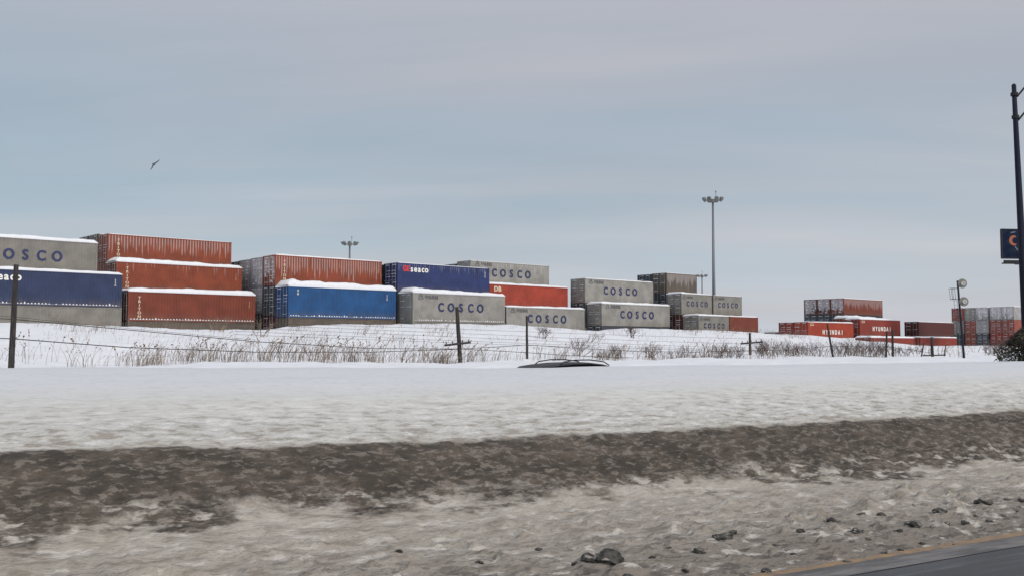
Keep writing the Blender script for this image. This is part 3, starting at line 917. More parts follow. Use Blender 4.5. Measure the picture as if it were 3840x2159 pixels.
# --- group H : red boxes beyond the gap
G2 = 'stacked red containers beyond the gap'
wH = 'of the low red block'
stack(130.3, 83.7, 5.42, [C('hred', text='hyu', cap=(.12, .20), snowy=1, label='orange red container with long white lettering behind the leaning thin pole'), C('red')], wH, 0, G2)
stack(130.3, 86.2, 5.40, [C('red', cap=(.1, .1), snowy=1), C('maroon')], wH, 1, G2)
stack(130.3, 88.7, 4.0, [C('slate', cap=(.1, .1), snowy=1)], wH, 2, G2)
wI = 'of the tall red block'
stack(144.6, 85.8, 6.25, [C('red', cap=(.5, .2), snowy=1), C('red')], wI, 1, G2)
stack(143.6, 83.3, 6.05, [C('red', text='hyu', cap=(.45, .20), snowy=1, label='red container with white lettering capped by a snow mound'), C('red')], wI, 0, G2)
stack(152.1, 91.0, 9.72, [C('rust2', frost=3, cap=(.12, .08), snowy=2, label='brick red container highest of the far red stacks, wiped with frost'), C('slate', Hc=HC), C('red'), C('red')], wI, 1, G2)
for i in (2, 3):
    stack(152.1, 91.0 + 2.5 * (i - 1), 9.72, [C('maroon', cap=(.08, .08), snowy=2), C('slate', Hc=HC, snowy=1), C('red'), C('red')], wI, i, G2)
container(134.3, 76.2, .58, 'red', cap=(.30, .22), snowy=1, label='low red container half buried in snow below the lettered red ones', group=G2)
container(137.0, 81.2, .17, 'red', Lc=S20, cap=(.42, .35), label='nearly buried short red container, only its snowy roof edge showing', group=G2)
stack(155.2, 79.7, 3.33, [C('red', cap=(.22, .2), label='low red container under the dark maroon one by the signal mast')], wI, 0, G2)
stack(160.0, 82.4, 5.92, [C('maroon', cap=(.10, .10), snowy=1, label='dark maroon container beside the railway signal mast'), C('slate'), ], wI, 0, G2)
# --- end-on block far right
G3 = 'containers seen end-on behind the railway signal'
wJ = 'of the end-on block'
EC = [['pale', 'fadedred', 'red'], ['pale', 'fadedred', 'red'], ['pale', 'pale', 'slate'], ['grey2', 'fadedred', 'rust'], ['fadedred', 'grey', 'green']]
for i, cols in enumerate(EC):
    stack(209.8 + (.3 if i % 2 else 0), 88.3 + 2.5 * i + (.15 if i > 1 else 0), 9.82, [C(c, snowy=2 if (c == 'pale' and k == 0) else 1, cap=(.15, .1) if k == 0 else None) for k, c in enumerate(cols)], wJ, i, G3)


# ------------------------------------------------------------------ high masts
def high_mast(x, y, top, label, rot):
    zg = h(x, y)
    r = thing('light_mast', label, 'light mast', (x, y, zg), rot, 'high floodlight masts over the yard')
    Ht = top - zg
    mb = MB(); mb.tube([(0, 0, 0), (0, 0, Ht * .5), (0, 0, Ht)], [.30, .21, .13], 12); obj('pole', mb, M_galv, r, True)
    mb = MB(); n = 20
    mb.tube([(math.cos(2 * math.pi * i / n) * 1.0, math.sin(2 * math.pi * i / n) * 1.0, Ht - .05) for i in range(n + 1)], .045, 6)
    for i in range(4):
        a = math.pi / 2 * i + .3; mb.tube([(0, 0, Ht - .25), (math.cos(a), math.sin(a), Ht - .05)], .035, 5)
    mb.tube([(0, 0, Ht - .35), (0, 0, Ht + .12)], [.26, .22], 10)
    obj('lamp_ring', mb, M_lampgrey, r)
    for i in range(8):
        a = 2 * math.pi * i / 8
        mb = MB(); tilt = R(38)
        ux = Vector((math.cos(a), math.sin(a), 0)); uy = Vector((-math.sin(a), math.cos(a), 0)); up = Vector((0, 0, 1))
        c0 = ux * 1.25 + up * (Ht + .10)
        n_ = (ux * math.cos(tilt) - up * math.sin(tilt)); w_ = uy; v_ = n_.cross(w_)
        P = []
        for rr, d in ((.10, -.28), (.20, -.20), (.30, .02), (.32, .12), (.29, .125), (.0, .10)):
            P.append([tuple(c0 + n_ * d + (w_ * math.cos(2 * math.pi * k / 12) + v_ * math.sin(2 * math.pi * k / 12)) * rr) for k in range(12)])
        mb.grid(P, closed=True); mb.tube([tuple(c0 + n_ * -.2), tuple(ux * .98 + up * (Ht - .05))], .03, 5)
        obj('floodlight', mb, M_lampgrey, r, True)
    mb = MB(); mb.tube([(.45, 0, Ht), (.45, 0, Ht + 1.15)], .025, 5); mb.tube([(.45, 0, Ht + 1.05), (.45, 0, Ht + 1.3)], .06, 6)
    obj('lightning_rod', mb, M_dark, r)
    return r


def pix(px, d): return (px - 1920) / 3900 * d


high_mast(pix(2678, 141), 141, 1.75 + (1302 - 748) / 3900 * 141, 'tallest floodlight mast rising behind the short grey containers', .2)
high_mast(pix(1309, 172), 172, 1.75 + (1302 - 914) / 3900 * 172, 'floodlight mast whose head shows above the frost streaked rust red container', .9)
high_mast(pix(2634, 262), 262, 1.75 + (1302 - 1035) / 3900 * 262, 'most distant and smallest floodlight mast beside the tallest one', 1.3)


# ------------------------------------------------------------------ telegraph poles and wires
def tele(px_top, y_top, px_bot, d, w, label, arm=None, ins=True, group='old telegraph poles along the line'):
    """pole standing d metres ahead; w = diameter"""
    xb = pix(px_bot, d); xt = pix(px_top, d) ; zt = 1.75 + (1302 - y_top) / 3900 * d
    zg = h(xb, d) - .3
    k = (xt - xb) / max(.1, zt - (1.75 - 64 / 3900 * d))
    top = Vector((k * (zt - zg), 0, zt - zg))
    r = thing('telegraph_pole', label, 'telegraph pole', (xb - k * ((1.75 - 64 / 3900 * d) - zg), d, zg), 0, group)
    mb = MB(); pts = [top * f for f in (0, .2, .4, .6, .8, 1)]
    pts = [p + Vector((random.uniform(-.01, .01), 0, 0)) for p in pts]
    mb.tube(pts, [w * .5 * q for q in (1.12, 1.08, 1.03, .98, .93, .86)], 10); obj('pole', mb, M_wood, r)
    if arm:
        px0, y0, px1, y1 = arm
        a = Vector((pix(px0, d), d - .7, 1.75 + (1302 - y0) / 3900 * d)) - r.location; b = Vector((pix(px1, d), d + .7, 1.75 + (1302 - y1) / 3900 * d)) - r.location
        a.y = -w * .7 - .45; b.y = -w * .7 + .35
        mb = MB(); dirv = (b - a).normalized(); up = Vector((0, 0, 1)); sd_ = dirv.cross(up).normalized(); up = sd_.cross(dirv)
        q = .055; P = []
        for p in (a, b): P.append([tuple(p + sd_ * sx * q + up * sz * q * 1.1) for sx, sz in ((-1, -1), (1, -1), (1, 1), (-1, 1))])
        mb.grid(P, closed=True); mb.face(P[0]); mb.face(P[1]); obj('crossarm', mb, M_wood, r)
        for f in (.06, .3, .7, .94):
            p = a + (b - a) * f
            mb = MB(); mb.tube([tuple(p + up * .05), tuple(p + up * .11), tuple(p + up * .16), tuple(p + up * .2)], [.02, .04, .045, .02], 8)
            obj('insulator', mb, M_greytxt, r)
    return r


tele(55, 992, 47, 40, .215, 'thick dark telegraph pole standing alone before the dull navy container')
tele(1713, 1150, 1727, 60, .235, 'leaning telegraph pole with a slanted crossarm before the grey lettered container', arm=(1671, 1293, 1764, 1282))
tele(1975, 1183, 1977, 65, .15, 'thin upright pole without crossarm beside the car roof')
tele(2811, 1246, 2812, 80, .20, 'telegraph pole with a level crossarm past the end of the main stacks', arm=(2771, 1287, 2862, 1280))
tele(3102, 1212, 3125, 85, .17, 'thin pole leaning over the orange red lettered container')
tele(3325, 1240, 3318, 90, .17, 'shorter of two close poles below the snow-mounded red container')
tele(3346, 1236, 3345, 92, .20, 'straighter of two close poles below the snow-mounded red container')
tele(3492, 1262, 3494, 96, .26, 'stout short post in the cluster by the signal mast', arm=(3448, 1331, 3545, 1329))
tele(3462, 1284, 3446, 97, .12, 'slanting stake on the near side of the stout short post')
tele(3545, 1290, 3532, 98, .08, 'thin slanting stake on the far side of the stout short post')


def wire(pts, label, rad=.012, sag=0.0):
    """pts: (source px x, source px y, depth)"""
    P = [Vector((pix(x, d), d, 1.75 + (1302 - y) / 3900 * d)) for x, y, d in pts]
    Q = []
    for a, b in zip(P[:-1], P[1:]):
        for i in range(8):
            f = i / 8; Q.append(a.lerp(b, f) - Vector((0, 0, sag * 4 * f * (1 - f))))
    Q.append(P[-1])
    mb = MB(); mb.tube(Q, rad, 5); tag(obj('utility_wire', mb, M_wire), label, 'wire', 'wires strung between the poles')


wire([(-500, 1170, 38), (45, 1195, 40), (480, 1235, 45), (960, 1279, 51), (1400, 1305, 56), (1722, 1306, 60)], 'upper wire from the thick dark pole down to the leaning pole', .018)
wire([(-500, 1255, 38), (45, 1268, 40), (480, 1301, 45), (960, 1318, 51), (1400, 1318, 56), (1722, 1307, 60)], 'lower wire from the thick dark pole to the leaning pole', .020)
wire([(-500, 1160, 38), (45, 1186, 40), (330, 1216, 43), (700, 1250, 47), (960, 1273, 50)], 'faint third wire just over the upper one', .008)
wire([(1722, 1306, 60), (1850, 1300, 62.5), (1976, 1291, 65), (2150, 1303, 68), (2400, 1316, 72), (2600, 1318, 76), (2812, 1313, 80)], 'upper wire between the thin pole and the crossarm pole', .018)
wire([(1722, 1306, 60), (1850, 1313, 62.5), (1976, 1320, 65), (2150, 1332, 68), (2400, 1341, 72), (2600, 1341, 76), (2812, 1338, 80)], 'lower wire between the thin pole and the crossarm pole', .018)
wire([(2812, 1313, 80), (2950, 1311, 82), (3110, 1296, 85), (3220, 1298, 88), (3345, 1300, 92), (3494, 1322, 96)], 'upper wire past the leaning thin pole towards the signal', .018)
wire([(2812, 1338, 80), (2960, 1344, 82), (3118, 1347, 85), (3345, 1349, 92), (3600, 1347, 98), (3700, 1349, 100), (3900, 1350, 104)], 'lowest wire just over the snow bank near the signal', .020)
for k, (ya, yb, yc) in enumerate([(1207, 1232, 1262), (1214, 1248, 1281), (1226, 1262, 1296), (1240, 1276, 1304), (1252, 1284, 1310)]):
    wire([(880, ya, 62), (1250, ya + (yb - ya) * .45, 66), (1721, yb, 70), (2100, yb + (yc - yb) * .5, 74), (2560, yc, 80), (2860, yc + 8, 84)],
         ['topmost faint fence wire across the snowy slope', 'second faint fence wire from the top of the slope', 'middle faint fence wire on the slope', 'fourth faint fence wire down the slope', 'lowest faint fence wire on the slope'][k], .009)


# ------------------------------------------------------------------ railway signal mast
def signal():
    d = 85; x = pix(3612, d); zg = h(x, d) - .2; top = 1.75 + (1302 - 1052) / 3900 * d - zg
    r = thing('railway_signal', 'two-disc railway signal mast in front of the end-on containers', 'railway signal', (x, d, zg), 0)
    lean = -.06
    mb = MB(); mb.tube([(0, 0, 0), (lean * top * .5, 0, top * .5), (lean * top, 0, top)], [.10, .085, .075], 10); obj('mast', mb, M_lamp_steel, r)
    M_disc = mat('signal_disc', (.16, .165, .15), .55)
    for i, dz in enumerate((.23, 1.70)):
        zc = top - dz; xc = lean * zc + .33
        mb = MB(); P = []
        for rr, dy in ((.02, -.03), (.37, -.03), (.385, 0), (.37, .03), (.02, .03)):
            P.append([(xc + rr * math.cos(2 * math.pi * k / 28), -.12 + dy, zc + rr * math.sin(2 * math.pi * k / 28)) for k in range(28)])
        mb.grid(P, closed=True); mb.tube([(lean * zc, 0, zc), (xc, -.06, zc)], .04, 6)
        o = obj('target_disc', mb, M_disc, r)
        mb = MB(); P = []
        for rr, dy in ((.14, -.16), (.14, -.40), (.125, -.40), (.12, -.2)):
            P.append([(xc + rr * math.cos(2 * math.pi * k / 16), dy, zc + rr * math.sin(2 * math.pi * k / 16)) for k in range(16) if True])
        mb.grid(P, closed=True); mb.tube([(xc, -.2, zc), (xc, -.16, zc)], .12, 16); obj('lens_hood', mb, M_white, o)
    mb = MB()   # service cage and ladder
    z1, z0 = top - .62, top - 1.5
    for zz in (z1, z0): mb.tube([(lean * zz, .0, zz), (lean * zz - .58, 0, zz)], .022, 5); mb.tube([(lean * zz - .05, .4, zz), (lean * zz - .58, .4, zz)], .022, 5)
    for xx in (-.58, -.30):
        for yy in (0, .4): mb.tube([(lean * z1 + xx, yy, z1), (lean * z0 + xx * .9, yy, z0)], .015, 5)
    obj('service_cage', mb, M_lamp_steel, r)
    mb = MB()
    for xx in (-.42, -.16): mb.tube([(lean * z0 + xx, 0, z0), (xx, 0, .1)], .013, 5)
    zz = .4
    while zz < z0: mb.tube([(lean * zz - .42, 0, zz), (lean * zz - .16, 0, zz)], .010, 4); zz += .32
    obj('ladder', mb, M_lamp_steel, r)


signal()


# ------------------------------------------------------------------ street lamp, billboard
def lamp():
    d = 38.0; x = pix(3852, d); top = 1.75 + (1302 - 308) / 3900 * d
    r = thing('street_lamp', 'tall dark street lamp pole cut by the edge of the picture', 'street lamp', (x, d, 0))
    lx = pix(3799, d + .55) - x; mb = MB(); n = 8
    mb.tube([(lx * (i / n), 0, top * i / n) for i in range(n + 1)], [.165 - .085 * i / n for i in range(n + 1)], 14); obj('pole', mb, M_lamp_steel, r, True)
    mb = MB(); mb.tube([(0, 0, 0), (0, 0, .5)], [.30, .26], 10); obj('base', mb, M_dark, r)
    mb = MB()
    for z in (top - .02, top - .35, top - 1.2): mb.tube([(lx * z / top, 0, z - .06), (lx * z / top, 0, z + .06)], [.13, .13] if z < top - .1 else [.06, .05], 10)
    obj('collar', mb, M_dark, r)
    for z, q in ((top - .32, 1.0), (top - 1.2, 1.0)):
        mb = MB(); x0 = lx * z / top
        mb.tube([(x0 + .1, 0, z - .12), (x0 + .55, 0, z + .42), (x0 + 1.2, 0, z + (.85 if z > top - .6 else 1.2)), (x0 + 2.4, 0, top + .9)], [.035] * 4, 6); obj('bracket_arm', mb, M_dark, r)
    mb = MB(); P = []
    for i in range(9):
        f = i / 8; w_ = .17 * math.sin(math.pi * min(1, f * .8 + .15)); P.append([(lx + 2.2 + f * .8, w_ * math.cos(2 * math.pi * k / 10), top + .9 + .06 * f + w_ * .45 * math.sin(2 * math.pi * k / 10)) for k in range(10)])
    mb.grid(P, closed=True); obj('lamp_head', mb, M_galv, r, True)


lamp()


def billboard():
    d = 150.0
    def pt(px, py): return Vector((pix(px, d), 0, 1.75 + (1302 - py) / 3900 * d))
    a = pt(3767, 860); b = pt(3767, 966); x0 = a.x; z1 = a.z; z0 = b.z
    r = thing('billboard', 'dark roadside billboard with a red swirl behind the street lamp', 'billboard', (x0, d, 0))
    wd = 10.5
    M_bb = mat('billboard_print', (.030, .040, .052), .9, spec=.1)
    T = NT(M_bb); g = T.n('ShaderNodeTexCoord').outputs['Object']; nn = T.noise(g, .9, 4, .6)
    T.l(T.mix(T.rng(nn, .35, .7), (.008, .013, .034), (.018, .027, .045)), T.b.inputs['Base Color'])
    rot = R(8); r.rotation_euler = (0, 0, rot)
    mb = MB(); mb.box(0, wd, 0, .25, z0, z1); obj('panel', mb, M_bb, r)
    mb = MB(); mb.box(-.12, wd + .12, -.06, .3, z1 + .003, z1 + .14); mb.box(-.12, wd + .12, -.06, .3, z0 - .14, z0 - .003); mb.box(-.15, -.003, -.06, .3, z0, z1); mb.box(wd + .003, wd + .15, -.06, .3, z0, z1); obj('frame', mb, M_dark, r)
    # red crescent swirl and pale stroke
    mb = MB(); cx, cz = 1.85, z0 + (z1 - z0) * .62; P = []
    for i in range(22):
        an = R(60 + i * 11.5); w_ = .10 + .20 * math.sin(math.pi * i / 21)
        P.append([(cx + (.62 - w_) * math.cos(an), -.012, cz + (.62 - w_) * math.sin(an)), (cx + (.62 + w_ * .6) * math.cos(an), -.012, cz + (.62 + w_ * .6) * math.sin(an))])
    mb.grid(P); obj('emblem', mb, mat('dull_red_print', (.30, .075, .035), .6), r)
    mb = MB(); mb.face([(1.85, -.012, cz - .85), (2.0, -.012, cz - .80), (2.45, -.012, cz - 1.35), (2.3, -.012, cz - 1.45)]); mb.face([(1.3, -.012, z1 - .35), (2.0, -.012, z1 - .22), (2.1, -.012, z1 - .36), (1.35, -.012, z1 - .5)])
    obj('pale_stroke', mb, mat('pale_print', (.12, .125, .16), .6), r)
    mb = MB(); zc = z0 - .75
    mb.box(-.3, wd + .3, -1.0, -.1, zc - .08, zc); mb.box(.2, wd - .2, -.05, .2, zc - .0, z0 - .35)
    mb.box(-.9, 1.2, -1.6, -1.0, zc - .25, zc - .17); obj('catwalk', mb, M_dark, r)
    for xx in (1.0, 4.0, 7.0, 9.8):
        mb = MB(); mb.tube([(xx, -.6, zc), (xx, -1.7, zc - .25)], .05, 5); mb.box(xx - .25, xx + .25, -1.95, -1.6, zc - .38, zc - .2); obj('floodlight', mb, M_dark, r)
    mb = MB(); mb.tube([(wd * .62, .6, 0), (wd * .62, .6, z0)], .45, 14); obj('column', mb, M_dark, r)


billboard()

# ------------------------------------------------------------------ car on the far carriageway
M_car = mat('charcoal_car_paint', (.012, .012, .016), .55, 0)
M_glass = mat('car_glass', (.01, .011, .014), .2, 0, .4)
M_tyre = mat('tyre_rubber', (.02, .02, .02), .85)
M_rim = mat('alloy_rim', (.35, .36, .38), .35, .8)
M_chrome = mat('roof_rail_metal', (.05, .05, .055), .3, .7)


def car():
    # local x forward (towards -s), z up
    t = 21.4; d = 26.0
    base = Vector((pix(2032, d), d, 0))
    r = thing('station_wagon', 'charcoal car roof with roof rails showing over the snow bank', 'car', (base.x, base.y, -.13), RA + math.pi); r.scale = (.88, 1, 1)
    def shell(rows):
        P = []
        for x, zb, zt, w0, w1 in rows:   # x, bottom z, top z, half width low, half width top
            P.append([(x, -w0, zb), (x, -w0 * 1.02, zb + (zt - zb) * .45), (x, -w1 * 1.02, zb + (zt - zb) * .85), (x, -w1 * .88, zt - .012), (x, -w1 * .4, zt + .012), (x, 0, zt + .018),
                      (x, w1 * .4, zt + .012), (x, w1 * .88, zt - .012), (x, w1 * 1.02, zb + (zt - zb) * .85), (x, w0 * 1.02, zb + (zt - zb) * .45), (x, w0, zb)])
        return P
    mb = MB()
    P = shell([(2.34, .35, .62, .70, .62), (2.25, .25, .74, .82, .74), (1.9, .22, .86, .89, .80), (1.2, .22, .98, .90, .84), (.85, .22, 1.02, .90, .86), (0, .22, 1.02, .90, .88), (-1.2, .22, 1.03, .90, .88), (-2.0, .24, 1.02, .89, .86), (-2.3, .32, .95, .85, .80), (-2.36, .45, .85, .80, .74)])
    mb.grid(P); mb.face(P[0]); mb.face(P[-1]); obj('body', mb, M_car, r, True)
    mb = MB()
    P = shell([(1.02, .98, 1.02, .80, .76), (.62, .98, 1.27, .80, .68), (.42, .98, 1.38, .80, .65), (.1, .98, 1.425, .80, .64), (-.6, .98, 1.475, .80, .64), (-1.2, .98, 1.485, .80, .63), (-1.7, .98, 1.44, .80, .62), (-2.0, .98, 1.38, .79, .60), (-2.22, .98, 1.15, .78, .64), (-2.28, .98, 1.02, .78, .74)])
    mb.grid(P); gh = obj('windows', mb, M_glass, r, True)
    mb = MB(); P = []
    for x, z, w_ in ((.50, 1.36, .62), (.36, 1.415, .64), (0, 1.455, .645), (-.6, 1.50, .645), (-1.2, 1.507, .64), (-1.7, 1.462, .62), (-2.05, 1.39, .60)):
        P.append([(x, y * w_, z + .014 * (1 - y * y) - (.03 if abs(y) > .95 else 0)) for y in (-1, -.85, -.5, 0, .5, .85, 1)])
    mb.grid(P); P2 = [[(p[0], p[1], p[2] - .03) for p in row] for row in P]; mb.grid(P2)
    obj('roof', mb, M_car, r, True)
    for sy in (-1, 1):
        mb = MB(); mb.tube([(-.18, sy * .56, 1.46), (-.30, sy * .56, 1.53), (-.7, sy * .56, 1.575), (-1.2, sy * .56, 1.578), (-1.7, sy * .56, 1.53), (-1.9, sy * .56, 1.44)], .015, 8); obj('roof_rail', mb, M_chrome, r, True)
        mb = MB(); mb.box(.62, .80, sy * .93 - .08, sy * .93 + .08, .98, 1.10); obj('wing_mirror', mb, M_car, r)
        for x in (1.45, -1.35):
            mb = MB(); P = []
            for rr, y in ((.19, -.1), (.30, -.11), (.32, -.07), (.32, .07), (.30, .11), (.19, .1)): P.append([(x + rr * math.cos(2 * math.pi * k / 20), sy * .80 + y, .32 + rr * math.sin(2 * math.pi * k / 20)) for k in range(20)])
            mb.grid(P, closed=True); w_ = obj('wheel', mb, M_tyre, r, True)
            mb = MB(); mb.tube([(x, sy * .80 - .09, .32), (x, sy * .80 + .09, .32)], .19, 14); obj('rim', mb, M_rim, w_)
        mb = MB(); mb.box(2.12, 2.30, sy * .62 - .14, sy * .62 + .14, .62, .74); obj('headlight', mb, M_rim, r)
        mb = MB(); mb.box(-2.37, -2.26, sy * .70 - .1, sy * .70 + .1, .74, .96); obj('tail_light', mb, M_redtxt, r)


car()


# ------------------------------------------------------------------ gull
def bird():
    d = 62.0; x = pix(565, d); z = 1.75 + (1302 - 611) / 3900 * d
    mb = MB(); s = d / 3900
    # body axis roughly away from the viewer, wings spread in the picture plane, one raised
    P = []; n = 10
    for i in range(n + 1):
        f = i / n; rr = .062 * math.sin(math.pi * min(1, f * .9 + .07)) + .004
        P.append([(rr * math.cos(2 * math.pi * k / 10), -.22 + f * .5, rr * math.sin(2 * math.pi * k / 10)) for k in range(10)])
    mb.grid(P, closed=True)
    def wing(pts):
        top = []; bot = []
        for px, py, ch, th in pts:
            X, Z = px * s, -py * s
            top.append([(X, -ch * .35, Z), (X, -ch * .15, Z + th), (X, ch * .25, Z + th * .6), (X, ch * .65, Z)])
            bot.append([(X, -ch * .35, Z), (X, -ch * .15, Z - th * .3), (X, ch * .25, Z - th * .2), (X, ch * .65, Z - .002)])
        mb.grid(top); mb.grid(bot)
    wing([(0, -2, .22, .03), (6, -5, .22, .026), (12, -9, .19, .022), (18, -14, .13, .014), (23, -18, .03, .005)])
    wing([(0, -1, .22, .03), (-4, 5, .22, .026), (-6, 11, .20, .022), (-9, 17, .14, .016), (-13, 23, .03, .005)])
    o = obj('seagull', mb, mat('gull_feathers', (.10, .12, .14), .8)); o.location = (x, d, z)
    tag(o, 'dark gull gliding with bent wings in the open sky', 'bird')


bird()


# ------------------------------------------------------------------ vegetation
def stalk(mb, p, hh, lean, w, rnd, head=True, seg=3):
    """a thin three-sided stem with a ragged head"""
    p = Vector(p); d = Vector((lean[0], lean[1], 0)); pts = []
    for i in range(seg + 1):
        f = i / seg; pts.append(p + Vector((0, 0, hh * f * (1 - .12 * f))) + d * (hh * f * f))
    mb.tube(pts, [w * (1 - .6 * i / seg) for i in range(seg + 1)], 3, cap=False)
    if head:
        tp = pts[-1]; dr = (pts[-1] - pts[-2]).normalized()
        for _ in range(rnd.randint(2, 4)):
            q = tp - dr * rnd.uniform(0, hh * .22); sdv = Vector((rnd.uniform(-1, 1), rnd.uniform(-1, 1), rnd.uniform(-.2, .6))) * hh * .05
            mb.face([tuple(q), tuple(q + sdv + dr * hh * .03), tuple(q + dr * hh * .085), tuple(q - sdv * .5 + dr * hh * .04)])


def weeds(name, spots, m, label=None, cat=None, group=None, kind=None, origin=None):
    mb = MB(); rnd = random.Random(hash(name) % 1000 if False else len(spots))
    ox, oy, oz = origin or (0, 0, 0)
    for x, y, n, rad, hh, lean, w in spots:
        for _ in range(n):
            a = rnd.uniform(0, 6.283); q = rad * math.sqrt(rnd.random()); px, py = x + q * math.cos(a) * 1.6, y + q * math.sin(a)
            k = rnd.uniform(.45, 1.1)
            stalk(mb, (px - ox, py - oy, h(px, py) - .04 - oz), hh * k, (lean + rnd.gauss(0, .28), rnd.gauss(0, .2)), w * rnd.uniform(.7, 1.2), rnd)
    o = obj(name, mb, m); o.location = (ox, oy, oz)
    tag(o, label, cat, group, kind)


rnd = random.Random(21)
sp = []


def along(px, e):
    """point on the line of sight px at yard distance e"""
    u = (px - 1920) / 3900; y = e / (ED.y + ED.x * u)
    return u * y, y


# continuous ragged fringe just above the bank: density given by where the photograph has growth
FR = [(0, 150, .3), (150, 480, .12), (480, 640, .8), (640, 900, .8), (900, 1140, 1.0), (1140, 1330, .7), (1330, 1420, 1.2), (1420, 1560, .6), (1560, 1700, 1.1), (1700, 1950, .7), (1950, 2200, .7), (2200, 2400, 1.2), (2400, 2650, 1.0), (2650, 2900, 1.4), (2900, 3120, 1.2), (3120, 3340, 1.6), (3340, 3600, .7), (3600, 3840, .5)]
for x0, x1, dn in FR:
    for _ in range(int((x1 - x0) / 12 * dn)):
        px = rnd.uniform(x0, x1); e = rnd.uniform(44.5, 53)
        x, y = along(px, e)
        big = rnd.random()
        sp.append((x, y, rnd.randint(2, 8), .5, rnd.uniform(.5, 1.1) * (1.5 if big < .18 else 1), rnd.uniform(-.05, .3), .0085 * y / 45))
for px0, n in ((300, 2), (470, 3), (560, 5), (640, 3), (720, 5), (800, 4), (880, 4), (1000, 4), (1100, 4), (1175, 4), (1230, 3), (1340, 6), (1400, 4), (1520, 3), (1600, 5), (1670, 6), (1800, 3), (2100, 4), (2280, 5), (2440, 4), (2560, 3), (2680, 5)):
    for _ in range(n):
        x, y = along(px0 + rnd.gauss(0, 20), rnd.uniform(45, 50)); sp.append((x, y, rnd.randint(5, 15), rnd.uniform(.2, .45), rnd.uniform(.5, 1.55), rnd.uniform(.0, .45), .010 * y / 45))
weeds('weeds', sp, M_weed, kind='stuff', label='dry weeds along the foot of the snowy embankment', cat='weeds')
sp = []
for _ in range(330):
    px = rnd.uniform(60, 3700); e = rnd.uniform(53, 73); x, y = along(px, e)
    sp.append((x, y, rnd.randint(1, 6), .7, rnd.uniform(.25, .75), rnd.uniform(-.1, .4), .007 * y / 60))
for px0, e0, n in ((330, 66, 10), (620, 68, 9), (1160, 62, 8), (1400, 64, 10), (1640, 63, 12), (1480, 60, 8), (2600, 67, 12), (2750, 68, 12), (2980, 64, 10), (2880, 69, 10), (210, 67, 6), (1150, 70, 6)):
    for _ in range(n):
        x, y = along(px0 + rnd.gauss(0, 40), e0 + rnd.gauss(0, 1.5)); sp.append((x, y, 5, .5, rnd.uniform(.4, 1.0), .35, .0085 * y / 60))
weeds('slope_weeds', sp, M_weed, kind='stuff', label='sparse dry weeds poking through the snow of the slope', cat='weeds')


def branch(mb, p, d, ln, w, depth, rnd, spread=.6):
    q = p + d * ln
    mid = p + d * ln * .5 + Vector((rnd.gauss(0, .04), rnd.gauss(0, .04), 0)) * ln
    mb.tube([p, mid, q], [w, w * .8, w * .6], 3, cap=False)
    if depth <= 0: return
    for _ in range(rnd.randint(2, 3)):
        nd = (d + Vector((rnd.gauss(0, spread), rnd.gauss(0, spread), rnd.gauss(.12, .3)))).normalized()
        f = rnd.uniform(.45, 1.0); branch(mb, p.lerp(q, f), nd, ln * rnd.uniform(.5, .8), w * .62, depth - 1, rnd, spread)


def shrub(px, e, hh, label, n=6, group='bare shrubs at the foot of the embankment', lean=0.0, spread=.6, depth=3, seed=0, m=None, wide=.25):
    rnd = random.Random(seed * 31 + int(px)); x, y = along(px, e); z = h(x, y)
    r = thing('bare_shrub', label, 'shrub', (x, y, z - .03), 0, group)
    mb = MB(); tw = MB(); w = .014 * y / 60
    for _ in range(n):
        d = Vector((rnd.gauss(lean, .45), rnd.gauss(0, .4), 1)).normalized(); p = Vector((rnd.gauss(0, wide), rnd.gauss(0, wide), 0))
        q = p + d * hh * .38
        mb.tube([p, q], [w * 1.3, w], 4, cap=False)
        for _ in range(3):
            nd = (d + Vector((rnd.gauss(0, spread * .6), rnd.gauss(0, spread * .6), .1))).normalized()
            branch(tw, p.lerp(q, rnd.uniform(.5, 1)), nd, hh * rnd.uniform(.22, .38), w * .72, depth - 1, rnd, spread)
    obj('stem', mb, m or M_twig, r); obj('twigs', tw, m or M_twig, r)


shrub(2036, 60, 1.3, 'dark round shrub high on the slope below the grey lettered stack', 8, lean=.1, depth=4, spread=.7)
shrub(2368, 61, 1.25, 'dark upright shrub high on the slope below the two-high grey block', 8, depth=4, spread=.7)
shrub(2215, 58, 1.0, 'small dark shrub halfway down the slope between the two higher ones', 5, lean=.4)
shrub(985, 64, 1.7, 'tall tufted weed clump leaning on the slope under the bright blue container', 8, lean=.45, spread=.25, depth=2, m=M_weed)
shrub(820, 68, 1.5, 'tufted weed clump leaning on the slope under the rust red block', 8, lean=.45, spread=.25, depth=2, m=M_weed)
shrub(1046, 50, 1.0, 'small dark seed head on a stem above the lower wire', 3, spread=.3)
shrub(1175, 48.5, 1.5, 'single tall brown stem clump between the wires', 3, lean=-.05, spread=.2, m=M_weed)
shrub(2170, 50, 1.7, 'bare shrub rising behind the car roof', 9, lean=.2, spread=.5)
shrub(2300, 48, 1.3, 'arching bare shrub just past the car', 9, lean=.3, spread=.6)
shrub(2430, 48, 1.2, 'spiky bare shrub between the car and the crossarm pole', 8, spread=.6)
shrub(3740, 50, 1.9, 'bare shrub beside the dark evergreen bush at the frame edge', 12, depth=4, spread=.6, wide=.6)
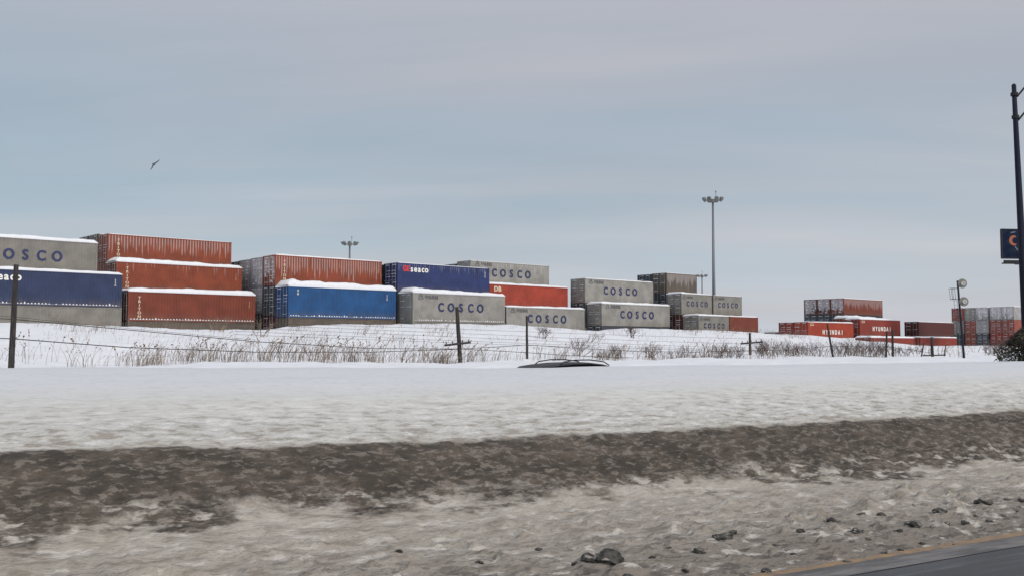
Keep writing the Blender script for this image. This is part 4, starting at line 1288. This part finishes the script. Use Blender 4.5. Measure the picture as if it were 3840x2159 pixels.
# thickets too dense to count
mbt = MB(); rnd = random.Random(5)
for x0, x1, n, hh in ((2480, 2660, 26, .7), (2680, 2800, 34, .85), (2830, 3080, 60, 1.35), (3140, 3330, 60, 1.6), (3350, 3440, 16, 1.1), (3700, 3800, 20, 1.6), (2230, 2330, 12, .8)):
    for _ in range(n):
        x, y = along(rnd.uniform(x0, x1), rnd.uniform(45.0, 51)); z = h(x, y) - .05; w = .012 * y / 60
        for _ in range(2):
            branch(mbt, Vector((x + rnd.gauss(0, .2), y, z)), Vector((rnd.gauss(0, .4), rnd.gauss(0, .3), 1)).normalized(), hh * rnd.uniform(.3, .62), w, 3, rnd, .6)
tag(obj('bramble_thicket', mbt, M_twig), 'tangled bare brambles along the foot of the embankment', 'brambles', kind='stuff')


def evergreen():
    d = 33.0; x = pix(3858, d); zt = 1.75 + (1302 - 1226) / 3900 * d; rnd = random.Random(9)
    r = thing('evergreen_bush', 'dense dark evergreen bush at the foot of the street lamp', 'bush', (x, d, 0.0))
    mb = MB(); mb.tube([(0, 0, 0), (.02, 0, 1.5)], [.06, .02], 6)
    for _ in range(14):
        a = rnd.uniform(0, 6.28); mb.tube([(0, 0, rnd.uniform(.1, .9)), (math.cos(a) * .55, math.sin(a) * .5, rnd.uniform(.8, 1.9))], [.025, .008], 4)
    obj('stem', mb, M_twig, r)
    mb = MB()
    for _ in range(13000):
        a = rnd.uniform(0, 6.283); zz = rnd.random() ** .8 * zt; prof = .98 * math.sqrt(max(.02, 1 - (zz / zt) ** 2.4)) * (1 + .22 * math.sin(a * 3 + zz * 4) + .15 * math.sin(a * 7 - zz * 6))
        q = prof * rnd.random() ** .3
        c = Vector((math.cos(a) * q, math.sin(a) * q, zz)); u_ = Vector((rnd.gauss(0, 1), rnd.gauss(0, 1), rnd.gauss(.4, 1))).normalized(); v_ = u_.orthogonal().normalized()
        s = rnd.uniform(.035, .075)
        mb.face([tuple(c - v_ * s * .4), tuple(c + u_ * s * 1.3), tuple(c + v_ * s * .4), tuple(c - u_ * s * .3)])
    mf = mat('dark_foliage', (.035, .038, .026), .8)
    T = NT(mf); oi = T.n('ShaderNodeNewGeometry').outputs['Random Per Island']; T.l(T.mix(oi, (.022, .026, .018), (.085, .075, .055)), T.b.inputs['Base Color'])
    obj('crown', mb, mf, r)


evergreen()
